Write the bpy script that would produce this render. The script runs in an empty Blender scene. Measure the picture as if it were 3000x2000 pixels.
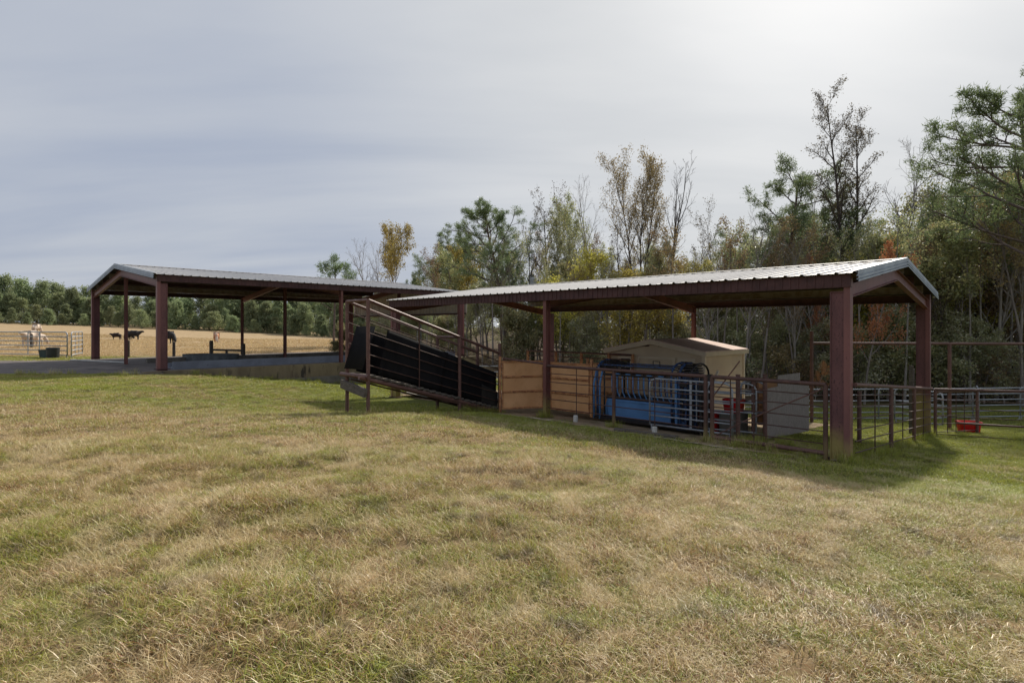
import bpy, bmesh, math, random
import numpy as np
from mathutils import Vector, Matrix
R = math.radians
sc = bpy.context.scene
col = sc.collection
random.seed(7)
F = 1667.0           # focal length in pixels of the 3000 px wide photograph
CAMZ = 2.54

# ------------------------------------------------------------------ terrain
CP = [(0,-8,.95),(-8,-2,.95),(8,-2,.9),(0,1,.93),(-6,3,.95),(6,3,.78),(0,5,.85),(-8,8,.9),(0,9,.62),(4,7,.45),(8,5,.5),
 (5.5,8.4,.20),(6.3,10.5,0),(3.6,13.3,0),(.9,16,0),(-1.8,18.6,0),(-4.5,21.3,-.05),(-3.5,14,.42),(-.4,16.9,.0),(-4.2,14.7,.30),(-6.2,16.8,.22),(-3,17.6,.0),(-4.2,18.6,-.03),(-1.2,16.2,.12),(1.5,14,.13),(3.5,11.6,.16),(-2,14.4,.36),
 (-7.9,26.2,-.02),(-13.4,20.6,.88),(-12,21.2,.78),(-11,22.4,.58),(-9.2,24.4,.28),(-9,20,.5),(-5,26,-.1),(-2.6,31,-.2),(-20,19.6,.89),(-36,19.4,.9),(-28,19.6,.9),(-15.5,20,.89),(-16,25,.8),(-20,30,.8),(-24,31,.88),(-34,34,.9),
 (-30,48,.88),(-41,83,.8),(-57,83,.82),(-70,84,1.7),(-60,60,1.0),(-12,38,.55),(-16,40,.75),(-20,34,.85),(-10,50,.6),(-22,60,.7),(-30,75,.7),
 (9.5,13.8,-.35),(12.7,17.2,-.72),(9.5,20,-.7),(6,17,-.3),(3.5,20,-.35),(2,26,-.5),(15,19.6,-.95),(20,24,-1.4),(10,24,-1.3),(14,13.5,-.4),
 (13,9,0),(10,8,.1),(16,17,-.8),(22,18,-1.0),(5,30,-1.0),(15,30,-1.3),(30,30,-1.2),(30,45,-.8),(12,45,-.6),(0,40,-.4),(0,60,.3),(30,70,.6),
 (-46,150,.4),(-80,150,1.9),(-110,150,3.1),(-140,150,4.1),(-170,150,4.6),(-50,110,.6),(-90,110,2.0),(-30,150,.3),(0,150,.5),(100,150,1),(-100,220,3),(0,300,1),(150,60,0),(150,250,1),
 (-120,60,1.5),(-150,0,1.2),(150,0,.5),(0,-120,1),(-120,-120,1),(120,-120,1),(40,10,-.2),(-60,10,1.0),(-300,250,4),(300,300,2)]
CP = np.array(CP, float)
C0 = 1.6
def _phi(r): return np.sqrt(r*r+C0*C0)
_n = len(CP)
_A = np.zeros((_n+1,_n+1)); _d = np.linalg.norm(CP[:,None,:2]-CP[None,:,:2],axis=2)
_A[:_n,:_n] = _phi(_d)+np.eye(_n)*-.02; _A[:_n,_n]=1; _A[_n,:_n]=1
_w = np.linalg.solve(_A, np.append(CP[:,2],0))
def gzv(x, y):
    x = np.asarray(x,float); y=np.asarray(y,float)
    d = np.sqrt((x[...,None]-CP[:,0])**2+(y[...,None]-CP[:,1])**2)
    z = _phi(d)@_w[:_n]+_w[_n]
    return np.clip(z,-3,8)
def gz(x, y): return float(gzv(np.array([x]),np.array([y]))[0])

U = Vector((-.718,.696,0)); V = Vector((.696,.718,0)); Z = Vector((0,0,1))
OB = Vector((6.37,10.72,0)); OA = Vector((-13.28,21.3,0))
def B(s,t,z=0): return OB+U*s+V*t+Z*z
def A(a,b,z=0): return OA+U*a+V*b+Z*z
def px(x,d,z=None):
    X=(x-1500)/F*d
    return Vector((X,d,gz(X,d) if z is None else z))
SLAB = .9

# ------------------------------------------------------------------ node helpers
def new_mat(name):
    m = bpy.data.materials.new(name); m.use_nodes=True
    nt = m.node_tree; nt.nodes.clear()
    return m, nt
def N(nt, t, **kw):
    n = nt.nodes.new(t)
    for k,v in kw.items():
        if k.startswith('i_'):
            key = k[2:]
            n.inputs[int(key) if key.isdigit() else key.replace('_',' ')].default_value = v
        else: setattr(n,k,v)
    return n
def L(nt,a,b): nt.links.new(a,b)
def math_n(nt, op, a, b=None, c=None, clamp=False):
    n = nt.nodes.new('ShaderNodeMath'); n.operation=op; n.use_clamp=clamp
    for i,v in enumerate((a,b,c)):
        if v is None: continue
        if isinstance(v,(int,float)): n.inputs[i].default_value=v
        else: L(nt,v,n.inputs[i])
    return n.outputs[0]
def mix_c(nt, f, a, b, mode='MIX'):
    n = nt.nodes.new('ShaderNodeMix'); n.data_type='RGBA'; n.blend_type=mode
    for s,v in ((n.inputs[0],f),(n.inputs[6],a),(n.inputs[7],b)):
        if isinstance(v,(int,float)): s.default_value=v
        elif isinstance(v,tuple): s.default_value=(v[0],v[1],v[2],1)
        else: L(nt,v,s)
    return n.outputs[2]
def noise(nt, vec, scale, detail=4, rough=.55, dist=0):
    n = N(nt,'ShaderNodeTexNoise'); n.inputs['Scale'].default_value=scale; n.inputs['Detail'].default_value=detail
    n.inputs['Roughness'].default_value=rough; n.inputs['Distortion'].default_value=dist
    if vec is not None: L(nt,vec,n.inputs['Vector'])
    return n.outputs['Fac']
def ramp01(nt, v, lo, hi, smooth=True, inv=False):
    n = N(nt,'ShaderNodeMapRange'); n.interpolation_type='SMOOTHSTEP' if smooth else 'LINEAR'
    L(nt,v,n.inputs[0]); n.inputs[1].default_value=lo; n.inputs[2].default_value=hi
    n.inputs[3].default_value=1 if inv else 0; n.inputs[4].default_value=0 if inv else 1
    return n.outputs[0]
def mapping(nt, vec, scale=(1,1,1), rot=(0,0,0)):
    n = N(nt,'ShaderNodeMapping'); L(nt,vec,n.inputs[0]); n.inputs['Scale'].default_value=scale; n.inputs['Rotation'].default_value=rot
    return n.outputs[0]
def finish(nt, color, rough=.6, metal=0, bump=None, bstr=.3, bdist=.01, spec=.5):
    p = N(nt,'ShaderNodeBsdfPrincipled'); o = N(nt,'ShaderNodeOutputMaterial')
    if isinstance(color,tuple): p.inputs['Base Color'].default_value=(*color,1)
    else: L(nt,color,p.inputs['Base Color'])
    if isinstance(rough,(int,float)): p.inputs['Roughness'].default_value=rough
    else: L(nt,rough,p.inputs['Roughness'])
    p.inputs['Metallic'].default_value=metal
    p.inputs['Specular IOR Level'].default_value=spec
    if bump is not None:
        b = N(nt,'ShaderNodeBump'); b.inputs['Strength'].default_value=bstr; b.inputs['Distance'].default_value=bdist
        L(nt,bump,b.inputs['Height']); L(nt,b.outputs[0],p.inputs['Normal'])
    L(nt,p.outputs[0],o.inputs[0])
    return p
def weathered(name, c1, c2, c3=None, scale=3, rough=.6, metal=0, spot=(.6,.7), stretch=(1,1,1), bump=.2, algae=None, spec=.4, fine=28):
    m,nt = new_mat(name)
    g = N(nt,'ShaderNodeNewGeometry').outputs['Position']
    mv = mapping(nt,g,stretch)
    a = ramp01(nt,noise(nt,mv,scale,6,.6),.35,.65)
    c = mix_c(nt,a,c1,c2)
    f = noise(nt,mv,fine,5,.65)
    if c3 is not None:
        c = mix_c(nt, ramp01(nt,f,spot[0],spot[1]), c, c3)
    if algae is not None:
        z0,z1,ac = algae
        sx = N(nt,'ShaderNodeSeparateXYZ'); L(nt,g,sx.inputs[0])
        zz = math_n(nt,'ADD',sx.outputs[2],math_n(nt,'MULTIPLY',noise(nt,g,6,3),.35))
        c = mix_c(nt, math_n(nt,'MULTIPLY',ramp01(nt,zz,z0,z1,inv=True),.75), c, ac)
    finish(nt,c,rough,metal,f,bump,.006,spec)
    return m
M = {}
M['steel'] = weathered('red_oxide_steel',(.20,.080,.066),(.14,.057,.048),(.055,.024,.025),3,.55,0,(.62,.72),(1,1,.35),.25,(.40,.95,(.30,.25,.08)))
M['steel_hi'] = weathered('red_oxide_steel_light',(.22,.092,.084),(.17,.073,.067),(.09,.04,.04),2.5,.5,0,(.62,.75),(1,1,.3),.2,(.35,.75,(.32,.24,.10)))
M['steel_dark'] = weathered('dark_purlin_steel',(.09,.04,.038),(.06,.027,.026),(.03,.013,.013),4,.65,0,(.6,.72),(1,1,1),.2)
M['web'] = weathered('spotted_web_plate',(.17,.072,.070),(.12,.052,.052),(.06,.027,.028),3,.6,0,(.54,.66),(1,1,.5),.25,(.40,.95,(.34,.28,.08)),fine=34)
M['roof_shade'] = weathered('shaded_roof_underside',(.05,.034,.03),(.035,.025,.022),None,3,.7)  # dark colour stands for the shade below the roof sheet
M['purlin_lt'] = weathered('purlin_flange',(.32,.28,.23),(.22,.17,.13),(.12,.06,.05),5,.6)
M['pipe'] = weathered('rusty_pipe',(.16,.083,.066),(.11,.058,.048),(.21,.11,.08),5,.6,.0,(.55,.7),(1,1,1),.3)
M['pipe_f'] = weathered('rusty_front_fence_pipe',(.12,.062,.048),(.08,.042,.035),(.16,.085,.06),5,.6,.0,(.55,.7),(1,1,1),.3,(.3,.75,(.22,.16,.07)))
M['pipe_lt'] = weathered('rusty_pipe_light',(.15,.08,.065),(.10,.05,.042),(.10,.045,.035),6,.5,.1,(.58,.7),(1,1,1),.25)
M['rod'] = weathered('rusty_rod',(.10,.055,.042),(.07,.036,.028),None,7,.6,.2)
M['galv'] = weathered('galvanised_pipe',(.40,.42,.45),(.30,.32,.35),(.20,.16,.13),6,.45,.3,(.66,.75))
M['trim'] = weathered('galvalume_trim',(.40,.45,.50),(.30,.34,.39),None,2,.45,.3)
def roofmat():
    m,nt = new_mat('galvalume_roof')
    g = N(nt,'ShaderNodeNewGeometry').outputs['Position']
    c = mix_c(nt, ramp01(nt,noise(nt,g,.7,5),.35,.65),(.52,.505,.485),(.45,.435,.42))
    c = mix_c(nt, ramp01(nt,noise(nt,mapping(nt,g,(1,1,1)),5,6,.7),.6,.75), c, (.44,.39,.34))
    finish(nt,c,.62,.0,noise(nt,g,2,3),.1,.01,spec=.6)
    return m
M['roof'] = roofmat()
M['siding'] = weathered('cream_ribbed_siding',(.52,.48,.41),(.44,.40,.34),(.35,.28,.22),2,.5)
M['concrete'] = weathered('weathered_concrete',(.21,.19,.16),(.13,.12,.10),(.06,.05,.045),1.2,.85,0,(.55,.7),(1,1,1),.4,fine=9)
M['wall'] = weathered('stained_concrete_wall',(.24,.19,.115),(.15,.115,.07),(.05,.042,.032),1.1,.85,0,(.52,.66),(1,1,.25),.4,(-.1,.35,(.07,.06,.045)),fine=4)
M['apron'] = weathered('dark_concrete_apron',(.21,.175,.155),(.115,.095,.085),(.06,.05,.045),.8,.85,0,(.45,.62),(.5,1.6,1),.4,fine=2.2)
M['bunk'] = weathered('blue_grey_bunk',(.19,.21,.245),(.15,.165,.195),(.10,.10,.10),2,.75,0,(.6,.72),(1,1,1),.2,fine=12)
M['tank'] = weathered('dull_galvanised_tank',(.16,.175,.18),(.10,.11,.11),(.07,.06,.05),3,.55,.4,(.55,.7),(1,1,.4))
M['rubber'] = weathered('black_rubber_belting',(.008,.008,.009),(.014,.013,.014),(.03,.027,.024),2.2,.85,0,(.62,.8),(1,1,.3),.3,spec=.12)
M['rubber_old'] = weathered('muddy_rubber_belting',(.016,.015,.014),(.03,.027,.022),(.05,.045,.034),2.2,.85,0,(.55,.75),(1,1,1),.3)
M['wood'] = weathered('weathered_timber',(.17,.145,.12),(.09,.075,.06),(.04,.032,.028),8,.85,0,(.5,.65),(1,1,4),.5)
M['plywood'] = weathered('grey_plywood',(.30,.265,.24),(.24,.21,.19),(.14,.115,.10),5,.85,0,(.5,.68),(6,6,1),.5,fine=16)
M['orange'] = weathered('orange_panel_paint',(.74,.42,.20),(.64,.34,.15),(.28,.11,.05),2,.6,0,(.62,.74),(1,1,1),.25,fine=14)
M['orange_edge'] = weathered('orange_frame_rust',(.58,.29,.12),(.36,.15,.07),(.12,.05,.03),7,.6,0,(.52,.66),(1,1,1),.3)
M['blue'] = weathered('blue_squeeze_paint',(.10,.235,.47),(.085,.20,.40),(.035,.07,.13),2,.5,0,(.66,.78),(1,1,1),.2)
M['blue_dark'] = weathered('worn_dark_blue_paint',(.035,.10,.25),(.018,.035,.08),(.04,.022,.018),7,.5,0,(.5,.62),(1,1,1),.3)
M['grease'] = weathered('black_machinery',(.014,.013,.015),(.028,.022,.022),None,9,.45)
M['hut'] = weathered('cream_lap_siding',(.62,.51,.35),(.56,.45,.31),None,1.4,.75)
M['hut_trim'] = weathered('cream_trim_board',(.70,.60,.44),(.62,.53,.39),None,2,.7)
M['shingle'] = weathered('brown_shingle',(.74,.56,.47),(.64,.47,.41),(.78,.64,.57),4,.85,0,(.55,.7))
M['red'] = weathered('red_plastic',(.62,.012,.014),(.5,.01,.012),None,3,.35)
M['blackp'] = weathered('black_plastic',(.018,.02,.022),(.03,.032,.034),None,4,.5)
M['teal'] = weathered('grey_green_plastic',(.05,.075,.075),(.035,.05,.05),None,4,.6)
M['white'] = weathered('white_block',(.62,.62,.58),(.45,.44,.40),None,9,.8)
M['greypole'] = weathered('treated_pole',(.17,.18,.155),(.12,.125,.11),(.07,.06,.05),3,.8,0,(.55,.7),(3,3,.4))
M['transf'] = weathered('transformer_paint',(.42,.44,.46),(.36,.38,.40),None,3,.5)
M['cow_black'] = weathered('black_hide',(.012,.011,.012),(.022,.02,.02),None,3,.7,bump=0)
M['cow_white'] = weathered('cream_hide',(.62,.52,.42),(.55,.44,.36),None,2,.8,bump=0)
M['cow_brown'] = weathered('red_white_hide',(.62,.54,.45),(.42,.16,.06),None,1.6,.8,bump=0)
M['cow_calf'] = weathered('dark_brown_hide',(.03,.018,.014),(.02,.013,.012),None,3,.7,bump=0)
def glassmat():
    m,nt=new_mat('dark_window_glass')
    g = N(nt,'ShaderNodeNewGeometry').outputs['Position']
    finish(nt, mix_c(nt,noise(nt,g,3),(.012,.014,.018),(.03,.034,.04)), .12,0,spec=.6); return m
M['glass']=glassmat()

# greenness field shared by the ground and the grass
def green_field(nt, pos):
    sx = N(nt,'ShaderNodeSeparateXYZ'); L(nt,pos,sx.inputs[0]); X,Y=sx.outputs[0],sx.outputs[1]
    n1 = noise(nt,mapping(nt,pos,(.45,.8,0)),1.0,5,.62,.6)
    n2 = noise(nt,mapping(nt,pos,(1,1.4,0)),2.6,4,.6,.4)
    g = math_n(nt,'ADD',math_n(nt,'MULTIPLY',math_n(nt,'SUBTRACT',n1,.5),2.3),math_n(nt,'MULTIPLY',math_n(nt,'SUBTRACT',n2,.5),1.8))
    g = math_n(nt,'ADD',g,.36)
    g = math_n(nt,'ADD',g,math_n(nt,'MULTIPLY',ramp01(nt,Y,9,17),.42))
    # brighter green by the sunny corner of the near shed
    rx = math_n(nt,'MULTIPLY',ramp01(nt,X,4.5,7.0),ramp01(nt,Y,6.3,8.6))
    g = math_n(nt,'ADD',g,math_n(nt,'MULTIPLY',rx,.45))
    ty = math_n(nt,'ADD',math_n(nt,'MULTIPLY',math_n(nt,'SUBTRACT',X,6.37),.696),math_n(nt,'MULTIPLY',math_n(nt,'SUBTRACT',Y,10.72),.718))
    g = math_n(nt,'ADD',g,math_n(nt,'MULTIPLY',ramp01(nt,ty,-4.2,-1.6),.45))
    g = math_n(nt,'SUBTRACT',g,math_n(nt,'MULTIPLY',ramp01(nt,Y,31.5,35),1.6))
    g = math_n(nt,'SUBTRACT',g,math_n(nt,'MULTIPLY',math_n(nt,'MULTIPLY',ramp01(nt,X,-2,-8),ramp01(nt,Y,15,11.5)),.12))
    return g, X, Y
def ground_mat():
    m,nt = new_mat('ground_turf')
    pos = N(nt,'ShaderNodeNewGeometry').outputs['Position']
    g,X,Y = green_field(nt,pos)
    f = noise(nt,pos,9,6,.7); f2=noise(nt,mapping(nt,pos,(1,2.5,1)),1.3,6,.65)
    straw = mix_c(nt, ramp01(nt,f,.35,.65),(.38,.27,.15),(.24,.165,.085))
    green = mix_c(nt, ramp01(nt,f,.35,.65),(.19,.21,.045),(.11,.14,.03))
    near = mix_c(nt, ramp01(nt,g,.1,.95), straw, green)
    dark = mix_c(nt,.35,near,(.06,.045,.02))
    farc = mix_c(nt, ramp01(nt,f2,.3,.7),(.46,.345,.21),(.31,.22,.12))
    farc = mix_c(nt, math_n(nt,'MULTIPLY',ramp01(nt,noise(nt,mapping(nt,pos,(.6,1.1,1)),.55,8,.8),.50,.66),.75), farc,(.22,.155,.075))
    farc = mix_c(nt, math_n(nt,'MULTIPLY',ramp01(nt,Y,36,30.5),.85), farc,(.16,.19,.045))
    c = mix_c(nt, ramp01(nt,Y,25,33), dark, farc)
    # forest floor
    k = math_n(nt,'MINIMUM', math_n(nt,'ADD',X,math_n(nt,'MULTIPLY',math_n(nt,'SUBTRACT',Y,34),.4)), math_n(nt,'SUBTRACT',Y,29))
    c = mix_c(nt, ramp01(nt,k,-2,1.5), c, mix_c(nt,f,(.05,.035,.022),(.10,.07,.04)))
    finish(nt,c,.95,0,f,.6,.04,spec=.1)
    return m
M['ground']=ground_mat()
def grass_mat():
    m,nt = new_mat('grass_blades')
    pos = N(nt,'ShaderNodeNewGeometry').outputs['Position']
    g,X,Y = green_field(nt,pos)
    at = N(nt,'ShaderNodeAttribute',attribute_name='rnd'); sep = N(nt,'ShaderNodeSeparateColor'); L(nt,at.outputs['Color'],sep.inputs[0])
    r1,tip,r2 = sep.outputs[0],sep.outputs[1],sep.outputs[2]
    k = ramp01(nt, math_n(nt,'ADD',g,math_n(nt,'MULTIPLY',math_n(nt,'SUBTRACT',r1,.5),1.15)),.30,.70)
    straw = mix_c(nt,ramp01(nt,r2,.15,.75),(.84,.66,.36),(.38,.26,.11))
    straw = mix_c(nt,ramp01(nt,r2,.86,.97),straw,(.40,.16,.06))
    grn = mix_c(nt,r2,(.25,.32,.04),(.50,.48,.065))
    c = mix_c(nt,k,straw,grn)
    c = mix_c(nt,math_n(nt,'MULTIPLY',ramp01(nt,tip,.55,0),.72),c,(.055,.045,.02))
    pn = noise(nt,mapping(nt,pos,(1,1.3,0)),2.9,4,.6,.7)
    c = mix_c(nt,math_n(nt,'MULTIPLY',ramp01(nt,pn,.54,.68),.78),c,(.13,.09,.045))
    pn2 = noise(nt,mapping(nt,pos,(1.0,.7,0),(0,0,.6)),1.1,5,.65,1.6)
    pale = math_n(nt,'MULTIPLY',ramp01(nt,pn2,.50,.62),math_n(nt,'MULTIPLY',ramp01(nt,Y,16,10),.7))
    c = mix_c(nt,pale,c,mix_c(nt,r2,(.88,.73,.45),(.52,.40,.22)))
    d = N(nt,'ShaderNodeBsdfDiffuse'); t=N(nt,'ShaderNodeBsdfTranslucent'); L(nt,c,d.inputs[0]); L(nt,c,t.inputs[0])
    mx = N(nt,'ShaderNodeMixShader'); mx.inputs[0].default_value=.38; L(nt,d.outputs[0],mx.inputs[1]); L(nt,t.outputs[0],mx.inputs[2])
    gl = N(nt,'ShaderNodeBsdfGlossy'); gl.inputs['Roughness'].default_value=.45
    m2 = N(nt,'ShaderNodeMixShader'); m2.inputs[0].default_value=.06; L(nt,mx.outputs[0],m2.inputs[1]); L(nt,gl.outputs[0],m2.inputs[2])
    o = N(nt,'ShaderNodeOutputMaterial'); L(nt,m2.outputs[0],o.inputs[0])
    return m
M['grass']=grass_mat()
def leaf_mat(name, cols, gloss=.08, rough=.4, trans=.35):
    m,nt = new_mat(name)
    at = N(nt,'ShaderNodeAttribute',attribute_name='rnd'); sep = N(nt,'ShaderNodeSeparateColor'); L(nt,at.outputs['Color'],sep.inputs[0])
    oi = N(nt,'ShaderNodeObjectInfo')
    cr = N(nt,'ShaderNodeValToRGB'); el=cr.color_ramp.elements
    while len(el)>1: el.remove(el[-1])
    el[0].position=0; el[0].color=(*cols[0],1)
    for i,cc in enumerate(cols[1:]):
        e = el.new((i+1)/(len(cols)-1)); e.color=(*cc,1)
    L(nt,sep.outputs[0],cr.inputs[0])
    hv = N(nt,'ShaderNodeHueSaturation'); L(nt,cr.outputs[0],hv.inputs['Color'])
    L(nt,math_n(nt,'ADD',math_n(nt,'MULTIPLY',oi.outputs['Random'],.035),.483),hv.inputs['Hue'])
    L(nt,math_n(nt,'ADD',math_n(nt,'MULTIPLY',oi.outputs['Random'],.45),.78),hv.inputs['Value'])
    c = hv.outputs[0]
    d = N(nt,'ShaderNodeBsdfDiffuse'); t=N(nt,'ShaderNodeBsdfTranslucent'); L(nt,c,d.inputs[0]); L(nt,c,t.inputs[0])
    mx = N(nt,'ShaderNodeMixShader'); mx.inputs[0].default_value=trans; L(nt,d.outputs[0],mx.inputs[1]); L(nt,t.outputs[0],mx.inputs[2])
    gl = N(nt,'ShaderNodeBsdfGlossy'); gl.inputs['Roughness'].default_value=rough
    m2 = N(nt,'ShaderNodeMixShader'); m2.inputs[0].default_value=gloss; L(nt,mx.outputs[0],m2.inputs[1]); L(nt,gl.outputs[0],m2.inputs[2])
    o = N(nt,'ShaderNodeOutputMaterial'); L(nt,m2.outputs[0],o.inputs[0])
    return m
M['needle']=leaf_mat('pine_needles',[(0.096, 0.144, 0.064), (0.16, 0.216, 0.088), (0.256, 0.304, 0.128)],.05,.4,.45)
M['needle2']=leaf_mat('hazed_conifer_foliage',[(.21,.27,.14),(.28,.33,.17),(.37,.40,.21)],.03,.5,.45)  # lifted and greyed, distance haze and backlight painted into the colour
M['evergreen']=leaf_mat('glossy_evergreen_leaves',[(.22,.25,.11),(.30,.32,.15),(.40,.38,.20),(.50,.42,.25)],.09,.28,.5)
M['mixed']=leaf_mat('olive_leaves',[(.22,.26,.12),(.29,.32,.15),(.42,.38,.17),(.26,.28,.14)],.05,.4,.48)
M['fargreen']=leaf_mat('hazed_distant_leaves',[(.24,.29,.15),(.31,.35,.18),(.40,.40,.20)],.02,.5,.45)  # same painted haze and backlight for the distant leaves
M['yellow']=leaf_mat('yellow_leaves',[(.40,.36,.09),(.58,.50,.09),(.32,.26,.11),(.62,.56,.13)],.03,.4,.5)
M['brownl']=leaf_mat('brown_leaves',[(.22,.16,.09),(.32,.23,.11),(.16,.12,.075)],.03,.4,.4)
M['orangel']=leaf_mat('orange_leaves',[(.46,.17,.08),(.52,.22,.10),(.34,.14,.07)],.03,.4,.45)
M['darkleaf']=leaf_mat('dark_seed_clusters',[(.09,.065,.04),(.14,.10,.05),(.07,.05,.035)],.03,.4,.3)
M['bark']=weathered('grey_bark',(.26,.225,.20),(.17,.145,.13),(.09,.075,.065),2,.9,0,(.5,.65),(3,3,.6),.5)
M['barkd']=weathered('silhouette_twig_bark',(.11,.09,.078),(.075,.06,.052),(.04,.032,.028),2,.9,0,(.5,.65),(3,3,.6),.3)  # darker bark copy, backlit silhouette against the sky put into the colour
M['barkp']=weathered('pine_bark',(.18,.135,.12),(.12,.09,.08),(.06,.045,.04),2,.9,0,(.5,.65),(3,3,.6),.5)
M['barkl']=weathered('pale_bark',(.31,.28,.255),(.22,.195,.175),(.12,.10,.09),2,.9,0,(.55,.7),(3,3,.8),.3)

# ------------------------------------------------------------------ mesh builder
class MB:
    def __init__(s): s.v=[]; s.f=[]
    def add(s,vs,fs):
        b=len(s.v); s.v+= [tuple(v) for v in vs]; s.f+=[tuple(i+b for i in f) for f in fs]; return s
    def obox(s,c,ax,ay,az):
        """box centred at c with half axes ax, ay, az"""
        c=Vector(c); vs=[c+ax*i+ay*j+az*k for k in(-1,1) for j in(-1,1) for i in(-1,1)]
        return s.add(vs,[(0,2,3,1),(4,5,7,6),(0,1,5,4),(2,6,7,3),(0,4,6,2),(1,3,7,5)])
    def seg(s,p,q,w,h,up=Z):
        """bar from p to q, w wide across, h along up"""
        p=Vector(p);q=Vector(q);d=(q-p); l=d.length; d.normalize()
        side=d.cross(up)
        if side.length<1e-4: side=d.cross(Vector((1,0,0)))
        side.normalize(); u2=side.cross(d)
        return s.obox((p+q)/2,d*(l/2),side*(w/2),u2*(h/2))
    def tube(s,p,q,r,n=10,r2=None,cap=True):
        return s.path([p,q],[r,r if r2 is None else r2],n,cap)
    def path(s,pts,rs,n=8,cap=True):
        pts=[Vector(p) for p in pts]; 
        if isinstance(rs,(int,float)): rs=[rs]*len(pts)
        b=len(s.v); prev=None
        for i,p in enumerate(pts):
            if i==0: d=pts[1]-p
            elif i==len(pts)-1: d=p-pts[i-1]
            else: d=(pts[i+1]-p).normalized()+(p-pts[i-1]).normalized()
            d=d.normalized()
            if prev is None:
                a=d.cross(Z) if abs(d.z)<.9 else d.cross(Vector((1,0,0)))
            else: a=prev-d*prev.dot(d)
            a.normalize(); c=d.cross(a); prev=a
            for k in range(n):
                t=2*math.pi*k/n; s.v.append(tuple(p+(a*math.cos(t)+c*math.sin(t))*rs[i]))
        for i in range(len(pts)-1):
            for k in range(n):
                k2=(k+1)%n; s.f.append((b+i*n+k,b+i*n+k2,b+(i+1)*n+k2,b+(i+1)*n+k))
        if cap:
            s.f.append(tuple(b+k for k in range(n))[::-1]); e=b+(len(pts)-1)*n; s.f.append(tuple(e+k for k in range(n)))
        return s
    def poly(s,pts): return s.add(pts,[tuple(range(len(pts)))])
    def prism(s,pts,h):
        """extrude polygon pts (list of Vector) by vector h"""
        n=len(pts); vs=[Vector(p) for p in pts]+[Vector(p)+h for p in pts]
        return s.add(vs,[tuple(range(n))[::-1],tuple(range(n,2*n))]+[(i,(i+1)%n,n+(i+1)%n,n+i) for i in range(n)])
    def build(s,name,mat,parent=None,origin=None,smooth=False,bevel=0):
        org=Vector(parent.location) if parent is not None and origin is None else (Vector(origin) if origin is not None else Vector((0,0,0)))
        if parent is not None and parent.get('_org') is not None: org=Vector(parent['_org'])
        me=bpy.data.meshes.new(name); me.from_pydata([tuple(Vector(v)-org) for v in s.v],[],s.f)
        me.materials.append(mat if not isinstance(mat,str) else M[mat])
        bm=bmesh.new(); bm.from_mesh(me); bmesh.ops.recalc_face_normals(bm,faces=bm.faces)
        if bevel>0:
            bmesh.ops.bevel(bm,geom=[e for e in bm.edges if e.is_manifold and e.calc_face_angle(0)>.6],offset=bevel,segments=1,affect='EDGES')
        bm.to_mesh(me); bm.free()
        if smooth:
            for p in me.polygons: p.use_smooth=True
        o=bpy.data.objects.new(name,me); col.objects.link(o)
        if parent is not None:
            o.parent=parent; o['_org']=tuple(org)
        else: o.location=org
        return o
def thing(name,label,cat,loc,group=None):
    o=bpy.data.objects.new(name,None); col.objects.link(o); o.location=Vector(loc); o.empty_display_size=.3
    o['label']=label; o['category']=cat
    if group: o['group']=group
    return o
def tag(o,label=None,cat=None,group=None,kind=None):
    if label: o['label']=label
    if cat: o['category']=cat
    if group: o['group']=group
    if kind: o['kind']=kind
    return o
def ibeam(mb,p,q,depth,width,up=Z,tf=.014,tw=.012):
    p=Vector(p);q=Vector(q); d=(q-p).normalized(); side=d.cross(up).normalized(); u2=side.cross(d)
    mb.obox((p+q)/2,(q-p)/2,side*(tw/2),u2*(depth/2-tf))
    for k in(-1,1): mb.obox((p+q)/2+u2*k*(depth/2-tf/2),(q-p)/2,side*(width/2),u2*(tf/2))

# ------------------------------------------------------------------ ground
def relief(x,y):
    near=np.exp(-((y-4)/7.5)**2)
    a=np.sin(x*2.1+1.3*np.sin(y*1.7))+np.sin(y*2.7+1.1*np.sin(x*1.3))
    b=np.sin(x*4.3+2.1*np.sin(y*2.2+.7))*np.sin(y*4.9+1.7*np.sin(x*1.9))
    c=np.sin(x*7.9+1.2*np.sin(y*5.1))*np.sin(y*8.7+1.4*np.sin(x*6.3))
    return near*(.030*a+.020*b+.007*c)
def build_ground():
    xs=np.concatenate([-np.geomspace(600,40,26),np.linspace(-38,-9.1,70),np.linspace(-9,9,150),np.linspace(9.1,38,70),np.geomspace(40,600,26)])
    ys=np.concatenate([-np.geomspace(300,8,14),np.linspace(-6,1.4,10),np.linspace(1.5,12,90),np.linspace(12.2,40,90),np.geomspace(41,900,60)])
    XX,YY=np.meshgrid(xs,ys); ZZ=gzv(XX,YY)
    rng=np.random.RandomState(3)
    ZZ=ZZ+relief(XX,YY)
    nx=len(xs); v=np.stack([XX.ravel(),YY.ravel(),ZZ.ravel()],1)
    f=[(j*nx+i,j*nx+i+1,(j+1)*nx+i+1,(j+1)*nx+i) for j in range(len(ys)-1) for i in range(nx-1)]
    me=bpy.data.meshes.new('ground'); me.from_pydata(v.tolist(),[],f); me.materials.append(M['ground'])
    for p in me.polygons: p.use_smooth=True
    o=bpy.data.objects.new('ground',me); col.objects.link(o); o['kind']='structure'
build_ground()
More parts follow.
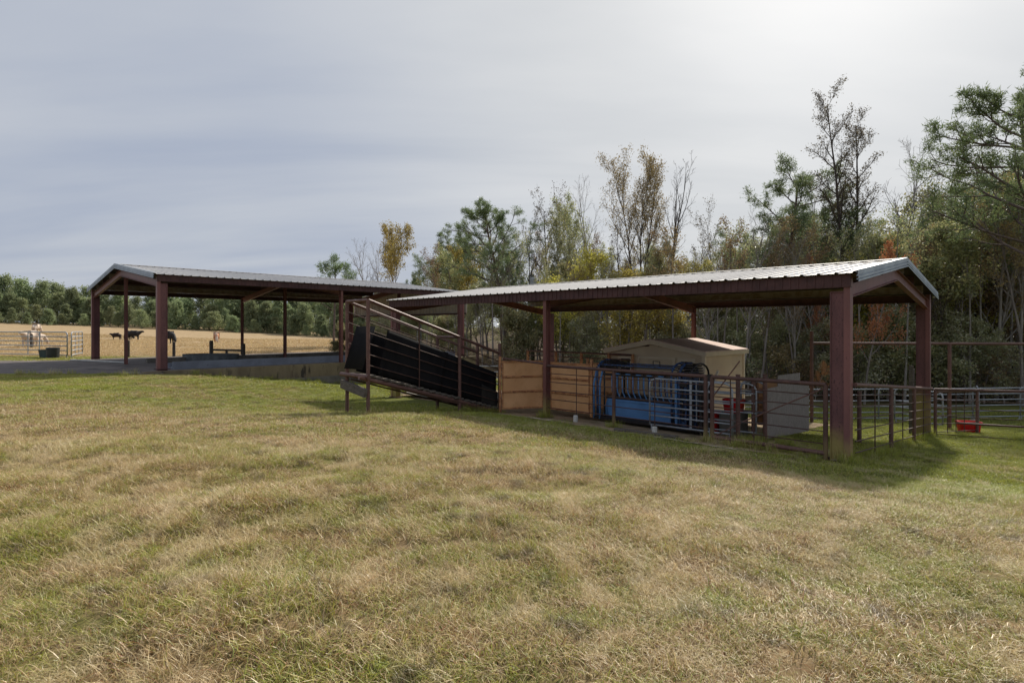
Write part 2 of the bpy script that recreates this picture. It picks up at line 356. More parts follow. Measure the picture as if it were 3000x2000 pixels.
def sheet(name,outline,mat,dz,zfun=None,res=.5):
    """ground-hugging sheet inside a polygon outline of (x,y) world points with an uneven edge"""
    pts=np.array(outline); x0,y0=pts.min(0); x1,y1=pts.max(0)
    mb=bmesh.new()
    c=Vector((*pts.mean(0),0))
    rings=[]; n=len(pts); K=12; dense=[]
    for i in range(n):
        a,b=pts[i],pts[(i+1)%n]; k=max(2,int(np.linalg.norm(b-a)/res))
        for j in range(k): dense.append(a+(b-a)*j/k)
    R0=random.Random(5)
    vs=[]
    for q in range(K+1):
        ring=[]
        for p in dense:
            w=q/K; x=c.x+(p[0]-c.x)*w; y=c.y+(p[1]-c.y)*w
            if q==K and zfun is None: x+=R0.uniform(-.12,.12); y+=R0.uniform(-.12,.12)
            z=(zfun(x,y) if zfun else gz(x,y)+dz)
            ring.append(mb.verts.new((x,y,z)))
        vs.append(ring)
    m=len(dense)
    for q in range(K):
        for i in range(m):
            mb.faces.new((vs[q][i],vs[q][(i+1)%m],vs[q+1][(i+1)%m],vs[q+1][i]))
    me=bpy.data.meshes.new(name); mb.to_mesh(me); mb.free(); me.materials.append(M[mat])
    for p in me.polygons: p.use_smooth=True
    o=bpy.data.objects.new(name,me); col.objects.link(o); o['kind']='structure'; return o
def xy(v): return (v[0],v[1])
def dirt_mat():
    m,nt=new_mat('bare_sandy_dirt'); g=N(nt,'ShaderNodeNewGeometry').outputs['Position']
    f=noise(nt,g,3,6,.65); f2=noise(nt,g,25,5,.7)
    c=mix_c(nt,ramp01(nt,f,.35,.65),(.42,.32,.21),(.27,.20,.13))
    c=mix_c(nt,ramp01(nt,noise(nt,g,1.7,5,.7,.8),.56,.66),c,(.13,.16,.05))
    c=mix_c(nt,ramp01(nt,f2,.58,.70),c,(.62,.55,.43))
    finish(nt,c,.95,0,f2,.5,.02,spec=.1); return m
M['dirt']=dirt_mat()
sheet('dirt_floor',[xy(B(*p)) for p in[(-.0,.1),(2,-.7),(4.5,-.85),(7.5,-.75),(10,-.6),(12,.4),(15.6,.6),(15.6,9),(2.6,9),(2.4,3),(.3,2.2)]],'dirt',.012)
def sand_mat():
    m,nt=new_mat('pale_sand'); g=N(nt,'ShaderNodeNewGeometry').outputs['Position']
    c=mix_c(nt,noise(nt,g,14,5,.7),(.78,.70,.56),(.45,.37,.27)); finish(nt,c,.95,spec=.1); return m
M['sand']=sand_mat()
def ragged(name,pts,w,mat):
    mb=MB(); rr=random.Random(len(pts)*7+int(w*100))
    L1=[];R1=[]
    for i in range(len(pts)-1):
        a=Vector((*pts[i],0));b=Vector((*pts[i+1],0)); k=max(2,int((b-a).length/.15)); n=(b-a).normalized().cross(Z)
        for j in range(k):
            c=a+(b-a)*j/k; ww=w*rr.uniform(.15,1.2)
            for S,Lst in((1,L1),(-1,R1)):
                q=c+n*S*ww+n*rr.uniform(-.08,.08); Lst.append(Vector((q.x,q.y,gz(q.x,q.y)+.02)))
    vs=L1+R1; m=len(L1)
    mb.add(vs,[(i,i+1,m+i+1,m+i) for i in range(m-1)]); o=mb.build(name,mat); o['kind']='structure'; return o
ragged('sand_strip',[xy(B(*p)) for p in[(10,-.7),(8.8,-.75),(7.6,-.55),(6.6,-.75)]],.10,'sand')
ragged('sand_strip',[xy(B(*p)) for p in[(4.6,-.65),(3.5,-.75),(2.4,-.8),(1.5,-.75)]],.07,'sand')
# concrete pad at the far end of the near shed
mb=MB(); mb.prism([B(11.2,.7,.02),B(15.3,.5,.02),B(15.3,3.2,.02),B(11.4,3.2,.02)],Vector((0,0,.05))); tag(mb.build('concrete_pad','sandc' if 'sandc' in M else 'white'),kind='structure')
bpy.data.objects['concrete_pad'].data.materials[0]=weathered('pale_concrete',(.42,.38,.33),(.33,.30,.26),(.22,.19,.16),1.5,.9)

# ------------------------------------------------------------------ far shed (A) slab, walls
mb=MB()
mb.prism([A(-.25,-.4,-1.2),A(-.25,15.6,-1.2),A(12.6,15.6,-1.2),A(12.6,-.4,-1.2)],Vector((0,0,SLAB+1.2-.006)))
tag(mb.build('concrete_slab','apron'),kind='structure')
mb=MB()
p=[A(-.42,-.55),A(-.42,15.7),A(-.2,15.7),A(-.2,-.55)]
ts=np.linspace(-.55,15.7,60)
for i in range(len(ts)-1):
    a,b=ts[i],ts[i+1]
    mb.add([A(-.42,a,-.9),A(-.42,b,-.9),A(-.12,b,-.9),A(-.12,a,-.9),A(-.42,a,SLAB+.03),A(-.42,b,SLAB+.03),A(-.12,b,SLAB+.03),A(-.12,a,SLAB+.03)],
      [(0,1,5,4),(4,5,6,7),(3,7,6,2)]+([(0,4,7,3)] if i==0 else [])+([(1,2,6,5)] if i==len(ts)-2 else []))
w=mb.build('retaining_wall','wall'); tag(w,'stained tan concrete retaining wall along the front edge of the far shed floor','wall')
mb=MB(); mb.prism([A(-.52,2.2,-.8),A(-.52,15.8,-.8),A(-.43,15.8,-.8),A(-.43,2.2,-.8)],Vector((0,0,1.16))); mb.build('footing','concrete',w)
# apron to the left
mb=MB()
mb.prism([Vector(p) for p in[(-60,28.6,-.3),(-60,20.0,-.3),(-30,20.0,-.3),(-18,20.1,-.3),(-13.2,20.5,-.3),(-12.8,20.9,-.3),(-13.3,21.3,-.3),(-21.5,29.0,-.3)]],Vector((0,0,SLAB+.3-.014)))
tag(mb.build('concrete_apron','apron'),kind='structure')
# inner curb, feed bunk
mb=MB(); mb.prism([A(6.5,1.2,.8),A(6.5,15.3,.8),A(6.75,15.3,.8),A(6.75,1.2,.8)],Vector((0,0,.3)))
tag(mb.build('concrete_curb','concrete'),'low dark concrete curb running down the middle of the far shed','curb')
mb=MB(); mb.prism([A(.8,.75,.86),A(.8,15.2,.86),A(.92,15.2,.86),A(.92,.75,.86)],Vector((0,0,.34)))
mb.prism([A(1.5,.75,.86),A(1.5,15.2,.86),A(1.6,15.2,.86),A(1.6,.75,.86)],Vector((0,0,.26)))
mb.prism([A(.92,.75,.86),A(.92,15.2,.86),A(1.5,15.2,.86),A(1.5,.75,.86)],Vector((0,0,.12)))
tag(mb.build('feed_bunk','bunk'),'long blue grey concrete feed bunk inside the far shed','feed bunk')
# white plank lying by the far left corner post
mb=MB(); mb.seg(A(11.6,-.9,SLAB+.03),A(7.0,.5,SLAB+.03),.16,.05); tag(mb.build('plank','white'),'long white plank lying on the floor at the left of the far shed','plank')

# ------------------------------------------------------------------ sheds
def ribbed(pt, s0,s1,stations,rib=.305,rh=.028,name='roof_sheet'):
    """pt(s,station)->(Vector, up) ; corrugated sheet sweep"""
    prof=[]; s=s0
    while s<s1-.001:
        e=min(s+rib,s1)
        prof+=[(s,0),(min(s+.02,e),rh),(min(s+.055,e),rh),(min(s+.075,e),0)]
        prof+=[(min(s+.16,e),0),(min(s+.17,e),.008),(min(s+.19,e),0)]
        s=e
    prof.append((s1,0))
    mb=MB(); n=len(prof)
    vs=[pt(a,st)+Z*h for st in stations for a,h in prof]
    fs=[(k*n+i,k*n+i+1,(k+1)*n+i+1,(k+1)*n+i) for k in range(len(stations)-1) for i in range(n-1)]
    return mb.add(vs,fs)
def shed(root,P,Wd,Ln,eave,rise,bays,floor,colpos,trim_ends,ov=.14):
    """P(w,l,z): w across the gable, l along the ridge."""
    half=Wd/2
    def zr(w): return eave+rise*(1-abs(w-half)/half)
    st=[-ov,half,Wd+ov]
    mb=ribbed(lambda l,w:P(w,l,zr(w)),-ov,Ln+ov,st)
    mb.build('roof_sheet','roof',root)
    # ridge cap
    mb=MB()
    for sg in(-1,1):
        mb.poly([P(half,-ov-.01,zr(half)+.05),P(half,Ln+ov+.01,zr(half)+.05),P(half+sg*.16,Ln+ov+.01,zr(half+sg*.16)+.044),P(half+sg*.16,-ov-.01,zr(half+sg*.16)+.044)])
    mb.build('ridge_cap','roof',root)
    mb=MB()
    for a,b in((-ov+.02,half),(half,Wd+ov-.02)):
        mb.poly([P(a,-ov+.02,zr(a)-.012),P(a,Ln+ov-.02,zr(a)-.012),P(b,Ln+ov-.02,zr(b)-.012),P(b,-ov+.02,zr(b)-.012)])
    mb.build('roof_shade_sheet','roof_shade',root)  # added dark sheet, paints in the shade on the roof's underside
    # eave struts
    for w in(0,Wd):
        mb=MB(); sg=-1 if w==0 else 1
        c=P(w+sg*.03,Ln/2,eave-.155); ax=(P(0,1)-P(0,0))*(Ln/2+.02); wy=(P(1,0)-P(0,0))
        mb.obox(c,ax,wy*.012,Z*.12); mb.obox(c-wy*sg*.04-Z*.11,ax,wy*.04,Z*.008)
        k=0
        while k<Ln:     # fine vertical ribs of the closure strip
            mb.obox(P(w+sg*.048,k,eave-.15),(P(0,1)-P(0,0))*.018,wy*.006,Z*.112); k+=.152
        mb.build('eave_strut','steel_dark',root)
    npl=4 if half>5.5 else 3
    for sgn in(0,1):
        for k in range(1,npl+1):
            w=half*k/(npl+.35); w = w if sgn==0 else Wd-w
            mb=MB(); wy=(P(1,0)-P(0,0)); ax=(P(0,1)-P(0,0))*(Ln/2)
            mb.obox(P(w,Ln/2,zr(w)-.125),ax,wy*.005,Z*.10); mb.obox(P(w-.03,Ln/2,zr(w)-.228),ax,wy*.035,Z*.004)
            mb.build('purlin','purlin_lt' if (k%2==1) else 'steel_dark',root)
    # frames
    for bi,l in enumerate(bays):
        li=l+(.10 if bi==0 else (-.10 if bi==len(bays)-1 else 0))
        for a,b in((.05,half),(half,Wd-.05)):
            mb=MB(); p0=P(a,li,zr(a)-.36); p1=P(b,li,zr(b)-.36)
            if a>.06: p0,p1=p0,p1
            ibeam(mb,p0,p1,.26,.13); mb.build('rafter','steel_hi' if bi==0 else 'steel',root)
    wy=(P(1,0)-P(0,0)); ly=(P(0,1)-P(0,0))
    for (w,l,typ) in colpos:
        mb=MB(); fz=floor(w,l); top=zr(w)-.24 if typ!='mid' else zr(w)-.45
        H=(top-fz)/2; zc=(top+fz)/2
        sgl=1 if l<Ln/2 else -1
        sgw=1 if w<half else -1
        if typ=='corner':
            # box flange plus recessed web plate and lip
            mb.obox(P(w+sgw*.10,l+sgl*.055,zc+.10),wy*.10,ly*.055,Z*(H+.10))
            c=mb.build('column','steel_hi',root)
            m2=MB(); m2.obox(P(w+sgw*.10,l+sgl*.22,zc-.06),wy*.075,ly*.11,Z*(H-.06)); 
            m2.obox(P(w+sgw*.10,l+sgl*.337,zc-.06),wy*.10,ly*.008,Z*(H-.06))
            m2.obox(P(w+sgw*.10,l+sgl*.22,zc+H-.115),wy*.10,ly*.12,Z*.008)
            m2.build('web_plate','web',c)
            m2=MB(); m2.obox(P(w+sgw*.10,l+sgl*.19,fz+.135),wy*.15,ly*.24,Z*.012); m2.build('base_plate','steel_dark',c)
        else:
            mb.obox(P(w+sgw*.006,l,zc),wy*.006,ly*.055,Z*H); mb.obox(P(w+sgw*.194,l,zc),wy*.006,ly*.055,Z*H)
            mb.obox(P(w+sgw*.10,l,zc),wy*.088,ly*.006,Z*H)
            mb.build('column','steel',root)
    # rake trim
    for l,sg in trim_ends:
        for a,b in((-ov,half),(half,Wd+ov)):
            off=l+sg*(ov+.02)
            dzs=[(.05,0),(-.035,0),(-.035,-.02),(-.065,-.02),(-.065,.01),(-.105,.01),(-.105,-.02),(-.13,-.02),(-.13,.012),(-.165,.012)]
            m3=MB(); n=len(dzs)
            m3.add([P(w,off+sg*o,zr(w)+dz) for w in(a,b) for dz,o in dzs],[(i,i+1,n+i+1,n+i) for i in range(n-1)])
            m3.poly([P(a,off,zr(a)+.055),P(b,off,zr(b)+.055),P(b,off-sg*.12,zr(b)+.052),P(a,off-sg*.12,zr(a)+.052)])
            m3.build('rake_trim','trim',root)
    return zr
# near shed
rootB=thing('pole_shed','open sided steel shed on red posts sheltering the hut, squeeze chute and orange panels','shed',B(0,0,0))
PB=lambda w,l,z=0: B(l,w,z)
def floorB(w,l):
    p=PB(w,l); return gz(p.x,p.y)-.12
zrB=shed(rootB,PB,9.1,15.2,3.58,.62,[0,7.6,15.2],floorB,[(0,0,'corner'),(9.1,0,'corner'),(0,7.6,'std'),(9.1,7.6,'std'),(0,15.2,'corner'),(9.1,15.2,'corner')],[(0,-1)])
# footing lump of the near column
mb=MB(); c=B(.28,.02,gz(*xy(B(.28,.02)))-.02); mb.path([c-U*.15,c-U*.02,c+U*.12],[.03,.07,.03],7); mb.build('footing','concrete',rootB,smooth=True)
# far shed
rootA=thing('pole_shed','larger open sided steel shed over the feed bunk, on a raised concrete floor','shed',A(0,0,SLAB))
PA=lambda w,l,z=0: A(w,l,z)
zrA=shed(rootA,PA,12.2,15.2,4.56,.80,[0,7.6,15.2],lambda w,l:SLAB-.05,[(0,0,'corner'),(12.2,0,'corner'),(0,7.6,'std'),(12.2,7.6,'std'),(0,15.2,'corner'),(12.2,15.2,'corner'),(6.0,.28,'mid'),(6.0,7.6,'mid'),(6.0,15.0,'mid')],[(0,-1)])
# gable siding of the far end
mb=MB(); prof=[]; s=0
while s<12.2:
    prof+=[(s,0),(s+.02,.03),(s+.06,.03),(s+.08,0)]; s+=.305
prof=[p for p in prof if p[0]<=12.2]+[(12.2,0)]
n=len(prof)
mb.add([PA(w,15.38+d,z) for k in(0,1) for w,d in prof for z in[3.36 if k==0 else zrA(w)-.03]],[(i,i+1,n+i+1,n+i) for i in range(n-1)])
mb.build('gable_siding','siding',rootA)
mb=MB(); mb.seg(PA(0,15.3,3.34),PA(12.2,15.3,3.34),.08,.10); mb.build('siding_girt','steel_dark',rootA)

# ------------------------------------------------------------------ loading chute
def chute():
    zl=.95  # platform height above ground
    def C(a,w,z): # a along the ramp from high end (0) to low end (4.5); w across
        b=Vector((-3.54,14.0,0)); return b+V*a+U*w+Z*z
    Ln=4.55; Wd=1.0
    fz=lambda a:1.36-(1.36-.06)*a/Ln
    root=thing('loading_chute','rusty pipe cattle loading chute with black rubber belting sides sloping down to the orange panels','loading chute',C(0,0,gz(-3.54,14.0)))
    rz=lambda a:3.22-(3.22-1.76)*a/Ln
    posts=[0,1.55,2.95,Ln]
    for w in(0,Wd):
        for a in posts:
            if a==1.55:
                mb=MB(); mb.tube(C(a,w,fz(a)-.05),C(a,w,rz(a)),.017,8); mb.build('stay','rod',root); continue
            p=C(a,w,0); g=gz(p.x,p.y)-.15
            mb=MB(); mb.tube(C(a,w,g),C(a,w,rz(a)+(.02 if a<Ln else .30)),.048 if a<Ln else .052,12); mb.build('post','pipe',root)
        mb=MB(); mb.tube(C(0,w,rz(0)),C(Ln,w,rz(Ln)),.042,12); mb.build('handrail','pipe_lt' if w==0 else 'pipe',root)
        mb=MB(); mb.tube(C(-.25 if w==0 else 0,w,fz(0)-.04+.02),C(Ln,w,fz(Ln)-.05),.055,12); mb.build('floor_beam','pipe',root)
        m2=MB(); m2.tube(C(.1,w+.0,fz(0)-.15),C(Ln-.6,w,fz(Ln-.6)-.13),.022,8); m2.build('truss_bar','pipe',root)
        for k in range(1,7):
            f=k/7.0
            mb=MB()
            mb.tube(C(0,w,fz(0)+(rz(0)-fz(0))*f),C(Ln,w,fz(Ln)+(rz(Ln)-fz(Ln))*f),.0115 if k<6 else .015,6); mb.build('rod','rod',root)
    for a,nm in((0,'end_rail'),(2.95,'cross_rail')):
        mb=MB(); mb.tube(C(a,0,rz(a)),C(a,Wd,rz(a)),.038,10); mb.build(nm,'pipe_lt',root)
    mb=MB(); mb.tube(C(-.06,-.12,fz(0)-.02),C(-.06,Wd+.2,fz(0)-.02),.055,12); mb.build('end_beam','pipe_lt',root)
    mb=MB(); mb.seg(C(-.1,-.06,fz(0)-.42),C(-.1,Wd+.1,fz(0)-.26),.09,.22); mb.build('bumper_plank','wood',root,bevel=.01)
    # floor planks
    n=22
    for i in range(n):
        a=(i+.5)*Ln/n; mb=MB(); d=random.uniform(-.05,.07)
        mb.seg(C(a,-.06-d*.9,fz(a)+.02),C(a,Wd+.05,fz(a)+.02),Ln/n-.02,.045); mb.build('floor_plank','wood',root)
    # rubber belting hung inside the rods, wavy sheet
    def belt(a0,a1,lo0,hi0,lo1,hi1,w,name,mat,ph,skew=0):
        mb=MB(); n=24; k=8; vs=[]
        for i in range(n+1):
            f=i/n
            for j in range(k+1):
                g=j/k; a=a0+(a1-a0)*f+skew*g
                z=fz(a)+ (lo0+(lo1-lo0)*f)*(1-g)+(hi0+(hi1-hi0)*f)*g
                vs.append(C(a,w+.006*math.sin(a*3.1+ph)+.006*math.sin(g*4+ph*2+a*2),z))
        mb.add(vs,[(i*(k+1)+j,(i+1)*(k+1)+j,(i+1)*(k+1)+j+1,i*(k+1)+j+1) for i in range(n) for j in range(k)])
        o=mb.build(name,mat,root,smooth=True)
        md=o.modifiers.new('t','SOLIDIFY'); md.thickness=.012
        return o
    belt(.32,2.3,.10,1.30,.08,1.22,.055,'rubber_mat','rubber',.3,.28)
    belt(2.2,Ln-.08,.10,1.22,.08,1.10,.075,'rubber_mat','rubber',1.3)
    belt(3.85,Ln-.06,.06,.62,.03,.52,.050,'rubber_mat','rubber_old',2.3)
    belt(.22,2.4,.12,1.28,.08,1.20,Wd-.05,'rubber_mat','rubber',2.1,.35)
    belt(2.3,Ln-.05,.10,1.20,.08,1.05,Wd-.07,'rubber_mat','rubber',3.1)
    mb=MB(); n=14
    vs=[]
    for i in range(n+1):
        for j in range(2):
            f=i/n; vs.append(C(-.12+.42*f*0+.06*math.sin(f*3),.06+(Wd-.10)*f,0)+Z*(fz(0)+.14+.16*f*0+j*1.08)+V*(.36*j))
    mb.add(vs,[(2*i,2*i+2,2*i+3,2*i+1) for i in range(n)])
    o=mb.build('rubber_flap','rubber',root,smooth=True); md=o.modifiers.new('t','SOLIDIFY'); md.thickness=.012
chute()

# ------------------------------------------------------------------ fences
def rodz(n): return [.26+.24*i for i in range(n)]
def fence(P0,P1,label,cat,posts,stays,top0,top1,rods,name='pipe_fence',mat='pipe',g0=None,g1=None,post_r=.045,rail_r=.042,gate=False,rodmat='rod',extra=None,group=None):
    """P0,P1 xy end points; posts / stays are fractions; rods heights above the ground end to end; top heights above ground"""
    P0=Vector((P0[0],P0[1],0)); P1=Vector((P1[0],P1[1],0))
    g0=gz(*xy(P0)) if g0 is None else g0; g1=gz(*xy(P1)) if g1 is None else g1
    root=thing(name,label,cat,P0+Z*g0,group)
    at=lambda f,h: P0.lerp(P1,f)+Z*(g0+(g1-g0)*f+h)
    for f in posts:
        mb=MB(); mb.tube(at(f,-.1),at(f,top0+(top1-top0)*f),post_r,10); mb.build('post',mat,root)
    mb=MB(); mb.tube(at(-.003,top0),at(1.003,top1),rail_r,12); mb.build('top_rail',mat,root)
    for h in rods:
        mb=MB(); mb.tube(at(0,h),at(1,h),.0125,6); mb.build('rod',rodmat,root)
    for f in stays:
        mb=MB(); mb.tube(at(f,.05),at(f,top0),.012,6); mb.build('stay',rodmat,root)
    if extra: extra(root,at)
    return root
fr=fence(xy(B(7.52,.05)),xy(B(2.85,.0)),'rusty pipe fence between the shed posts, in front of the blue squeeze chute','fence',
  [(7.52-5.3)/4.67,1.0],[(7.52-6.5)/4.67,(7.52-4.13)/4.67],1.48,1.46,[.05+x for x in rodz(5)],mat='pipe_f')
for s in(6.5,4.13):
    b=B(s,-.0,0); b.z=gz(b.x,b.y); mb=MB()
    mb.obox(b+Z*.09,U*.05,V*.05,Z*.10); o=mb.build('concrete_block','white',bevel=.015)
    tag(o,'small pale block at the foot of the fence stay '+('beside the orange panel' if s>5 else 'below the blue squeeze chute'),'block','small pale blocks under the fence stays')
def gx(root,at):
    mb=MB(); mb.tube(at(0,.13),at(1,.13),.045,10); mb.build('bottom_rail','pipe',root)
    mb=MB(); mb.tube(at(.30,.55),at(1,1.40),.014,8); mb.build('brace','pipe',root)
    mb=MB(); mb.tube(at(.0,.12),at(.28,.52),.013,8); mb.build('brace','pipe',root)
    mb=MB(); mb.tube(at(0,1.0),at(.27,1.84),.014,8); mb.build('brace','pipe',root)
    m2=MB(); m2.seg(at(.4,.31+.0),at(1,.31),.02,.02); m2.build('rod','rod',root)
fence(xy(B(2.70,.0)),xy(B(.42,0)),'rusty pipe gate with diagonal braces beside the thick corner post','gate',[0,1.0],[.18,.40],1.46,1.46,[.55,.80,1.03,1.25],name='pipe_gate',extra=gx,mat='pipe_f')
fence(xy(B(-.03,.25)),xy(B(-.03,9.0)),'rusty pipe fence closing the right gable end of the near shed','fence',[.36,.68],[.18,.51,.84],1.45,1.42,[.15+.22*i for i in range(6)],g0=0)
# long right fence / gate, along the back line of the near shed
def rx(root,at):
    mb=MB(); mb.tube(at(.07,.42),at(1,.42),.028,8); mb.build('bottom_rail','pipe',root)
fence(xy(B(-.1,9.15)),xy(B(-7.5,9.4)),'dark pipe fence running out of the picture to the right of the shed','fence',[0,.98],[.29,.6],1.40,1.42,[.06,.60,.84,1.08,],extra=rx)
# side fence behind, from the back post away
fence(xy(B(-.1,9.4)),xy(B(-.9,11.7)),'short dark pipe fence behind the right rear post of the near shed','fence',[.97],[.25,.45,.65],1.34,1.38,[.1,.35,.6,.85,1.1])
# tall pipe frame
def tallframe():
    d=19.8; X0=(2378-1500)/F*d; X1=(2782-1500)/F*d; X2=22.5
    root=thing('tall_pipe_fence','tall rusty pipe fence with one high crossbar standing behind the near shed','fence',(X0,d,gz(X0,d)))
    for X,zt in((X0,2.42),(X1,2.02),(X2,2.0)):
        mb=MB(); mb.tube((X,d,gz(X,d)-.1),(X,d,zt),.058,10); mb.build('post','pipe',root)
    mb=MB(); mb.tube((X0,d,2.0),(X2,d,1.97),.05,10); mb.build('crossbar','pipe_lt',root)
tallframe()
# galvanised panels -------------------------------------------------
def gpanel(P0,P1,label,rails=6,h=1.5,leg=.12,r=.021,mat='galv',group='galvanised livestock panels',name='livestock_panel',verts=(.5,),round_=.16,g=None,base=.14,mesh=False,cat='panel'):
    P0=Vector((P0[0],P0[1],0)); P1=Vector((P1[0],P1[1],0)); g0=gz(*xy(P0)) if g is None else g; g1=gz(*xy(P1)) if g is None else g
    P0.z=g0;P1.z=g1
    root=thing(name,label,cat,P0,group)
    d=(P1-P0); Lh=d.length; dn=d.normalized(); at=lambda l,z:P0+dn*l+Z*z
    q=round_
    pts=[at(0,base),at(0,h-q),at(q*.3,h-q*.3),at(q,h),at(Lh-q,h),at(Lh-q*.3,h-q*.3),at(Lh,h-q),at(Lh,base)]
    mb=MB(); mb.path(pts,r*1.15,10); mb.build('frame',mat,root,smooth=True)
    for k in range(rails-1):
        z=base+(h-base)*k/(rails-1)
        mb=MB(); mb.tube(at(0,z),at(Lh,z),r,8); mb.build('rail',mat,root,smooth=True)
    for v in verts:
        mb=MB(); mb.seg(at(Lh*v,base),at(Lh*v,h),.05,.03,up=dn.cross(Z)); mb.build('upright',mat,root)
    for l in(.05,Lh-.05):
        mb=MB(); mb.tube(at(l,-.02),at(l,base),r,8); mb.tube(at(l,0)-dn*.09,at(l,0)+dn*.09,r*.9,6); mb.build('foot',mat,root)
    if mesh:
        mb=MB(); k=.1
        while k<Lh: mb.tube(at(k,base),at(k,h-.05),.003,4); k+=.1
        k=base+.1
        while k<h: mb.tube(at(0,k),at(Lh,k),.003,4); k+=.15
        mb.build('wire_mesh','rod',root)
    return root
gpanel((-35.2,35.4),(-24.7,31.6),'long grey livestock panel at the left edge, in front of the pale cow',h=1.42,verts=(.42,.70,.79),g=SLAB-.02,r=.028)
gpanel((-24.55,31.7),(-26.35,34.9),'short grey livestock panel at right angles to the long one, beside the far shed',h=1.42,verts=(.33,.66),g=SLAB-.02,r=.026)
gpanel(xy(B(4.68,.72)),xy(B(2.62,.88)),'grey tubular gate with a rounded corner leaning in front of the squeeze chute',h=1.33,base=.16,verts=(.52,),name='tubular_gate',cat='gate',r=.02,group=None)
gpanel(xy(B(3.0,2.3)),xy(B(2.45,2.45)),'narrow grey gate with wire mesh between the red tub and the plywood sheet',h=1.4,base=.1,verts=(),name='tubular_gate',cat='gate',mesh=True,group=None)
gpanel(xy(B(3.35,1.15)),xy(B(2.35,1.6)),'short grey tubular gate in front of the red tub',h=1.35,base=.2,verts=(),name='tubular_gate',cat='gate',r=.018,group=None)
bp=[(9.2,23.6),(11.3,23.9),(13.3,23.7),(15.4,23.9),(17.5,23.9),(19.6,24.2),(21.8,24.4),(24,24.6)]
for i in range(len(bp)-1):
    gpanel(bp[i],bp[i+1],'galvanised pen panel seen under the near shed roof, in the row behind the pipe fence',h=1.35,verts=(),round_=.05,group='galvanised panels in the row behind the near shed',r=.024,g=-1.38)
gpanel((18.2,22.2),(19.6,24.0),'galvanised pen panel standing behind the red tub at the right',h=1.4,group=None,g=-1.3,r=.025,verts=(.35,.7))
gpanel((15.4,22.9),(16.2,21.4),'short galvanised pen gate left of the red tub in the grass',h=1.35,group=None,g=-1.25,r=.025,name='tubular_gate',cat='gate')
bp=[(-1.6,26.5),(.9,26.6),(3.4,26.6),(5.8,26.4)]
for i in range(len(bp)-1):
    gpanel(bp[i],bp[i+1],'galvanised panel glimpsed between the orange panels and the wood',h=1.5,verts=(),round_=.05,group='galvanised panels behind the orange panels',r=.026,g=-.75)

# pen posts behind the gate
for i,(s,t,zt,lab) in enumerate([(2.62,1.2,1.42,'dark pipe pen post nearest the red tubs'),(2.42,1.62,1.30,'dark pipe pen post at the left edge of the grey mesh gate'),(2.2,1.75,1.42,'dark pipe pen post touching the plywood sheet'),(.9,3.6,1.0,'leftmost of the two dark pen posts right of the plywood'),(.75,4.0,.95,'rightmost of the two dark pen posts right of the plywood')]):
    p=B(s,t); g=gz(p.x,p.y); mb=MB(); mb.tube(p+Z*(g-.1),p+Z*zt,.05,10)
    mb.tube(p+Z*(zt),p+Z*(zt+.02),.056,10)
    tag(mb.build('pen_post','pipe',origin=p+Z*g),lab,'post','pen posts inside the near shed')

# ------------------------------------------------------------------ orange panels
def opanel(P0,P1,label,h=1.55,g=.02,group='orange solid panels',post=True,bands=(.36,.68)):
    P0=Vector((P0[0],P0[1],g)); P1=Vector((P1[0],P1[1],g)); d=P1-P0; Lh=d.length; dn=d.normalized(); nn=dn.cross(Z)
    root=thing('solid_panel',label,'panel',P0,group)
    at=lambda l,z,o=0:P0+dn*l+Z*z+nn*o
    mb=MB(); mb.obox(at(Lh/2,.1+(h-.1)/2),dn*(Lh/2-.03),nn*.003,Z*((h-.1)/2)); mb.build('sheet','orange',root)
    mb=MB()
    for z in(.10,h): mb.seg(at(.02,z),at(Lh-.02,z),.05,.05)
    for f in(.035,1-.035): mb.seg(at(Lh*f,.1),at(Lh*f,h),.04,.045,up=nn)
    mb.build('frame','orange_edge',root,bevel=.004)
    for b in bands:
        mb=MB(); z=.1+(h-.1)*b; mb.seg(at(.06,z,.02),at(Lh-.06,z,.02),.03,.045); mb.seg(at(.06,z-.035,.012),at(Lh-.06,z-.035,.012),.012,.02); mb.build('rib','orange_edge',root,bevel=.004)
    if post:
        for l in(-.03,Lh+.03):
            mb=MB(); mb.seg(at(l,0),at(l,h+.16),.07,.07,up=nn); mb.build('post','orange_edge',root,bevel=.005)
        mb=MB()
        for z in(.5,.9,1.3):
            mb.tube(at(.03,z,.04),at(.03,z+.1,.04),.018,8)
        mb.build('hinge','orange_edge',root)
    return root
opanel((-.33,17.05),(.98,17.42),'orange solid steel panel joined to the low end of the loading chute',h=1.5)
opanel(xy(B(8.25,1.0)),xy(B(6.72,.98)),'orange solid steel panel behind the pipe fence, left of the squeeze chute',h=1.47)
opanel(xy(B(10.9,3.4)),xy(B(8.9,4.4)),'rear orange panel whose top shows above the panel at the chute end',h=1.42,group='rear orange panels',g=-.26)
opanel(xy(B(12.6,3.9)),xy(B(10.9,3.4)),'rear orange panel whose top shows above the lower handrail of the chute',h=1.42,group='rear orange panels',g=-.26)
opanel(xy(B(8.0,2.6)),xy(B(6.9,2.5)),'short rear orange panel above the front panel by the middle shed post',h=1.46,group='rear orange panels',g=-.05)
opanel(xy(B(2.95,3.2)),xy(B(2.35,3.5)),'orange solid panel standing between the red tub and the plywood',h=1.25,g=-.1,group=None,bands=(.2,.4,.6,.8),post=False)
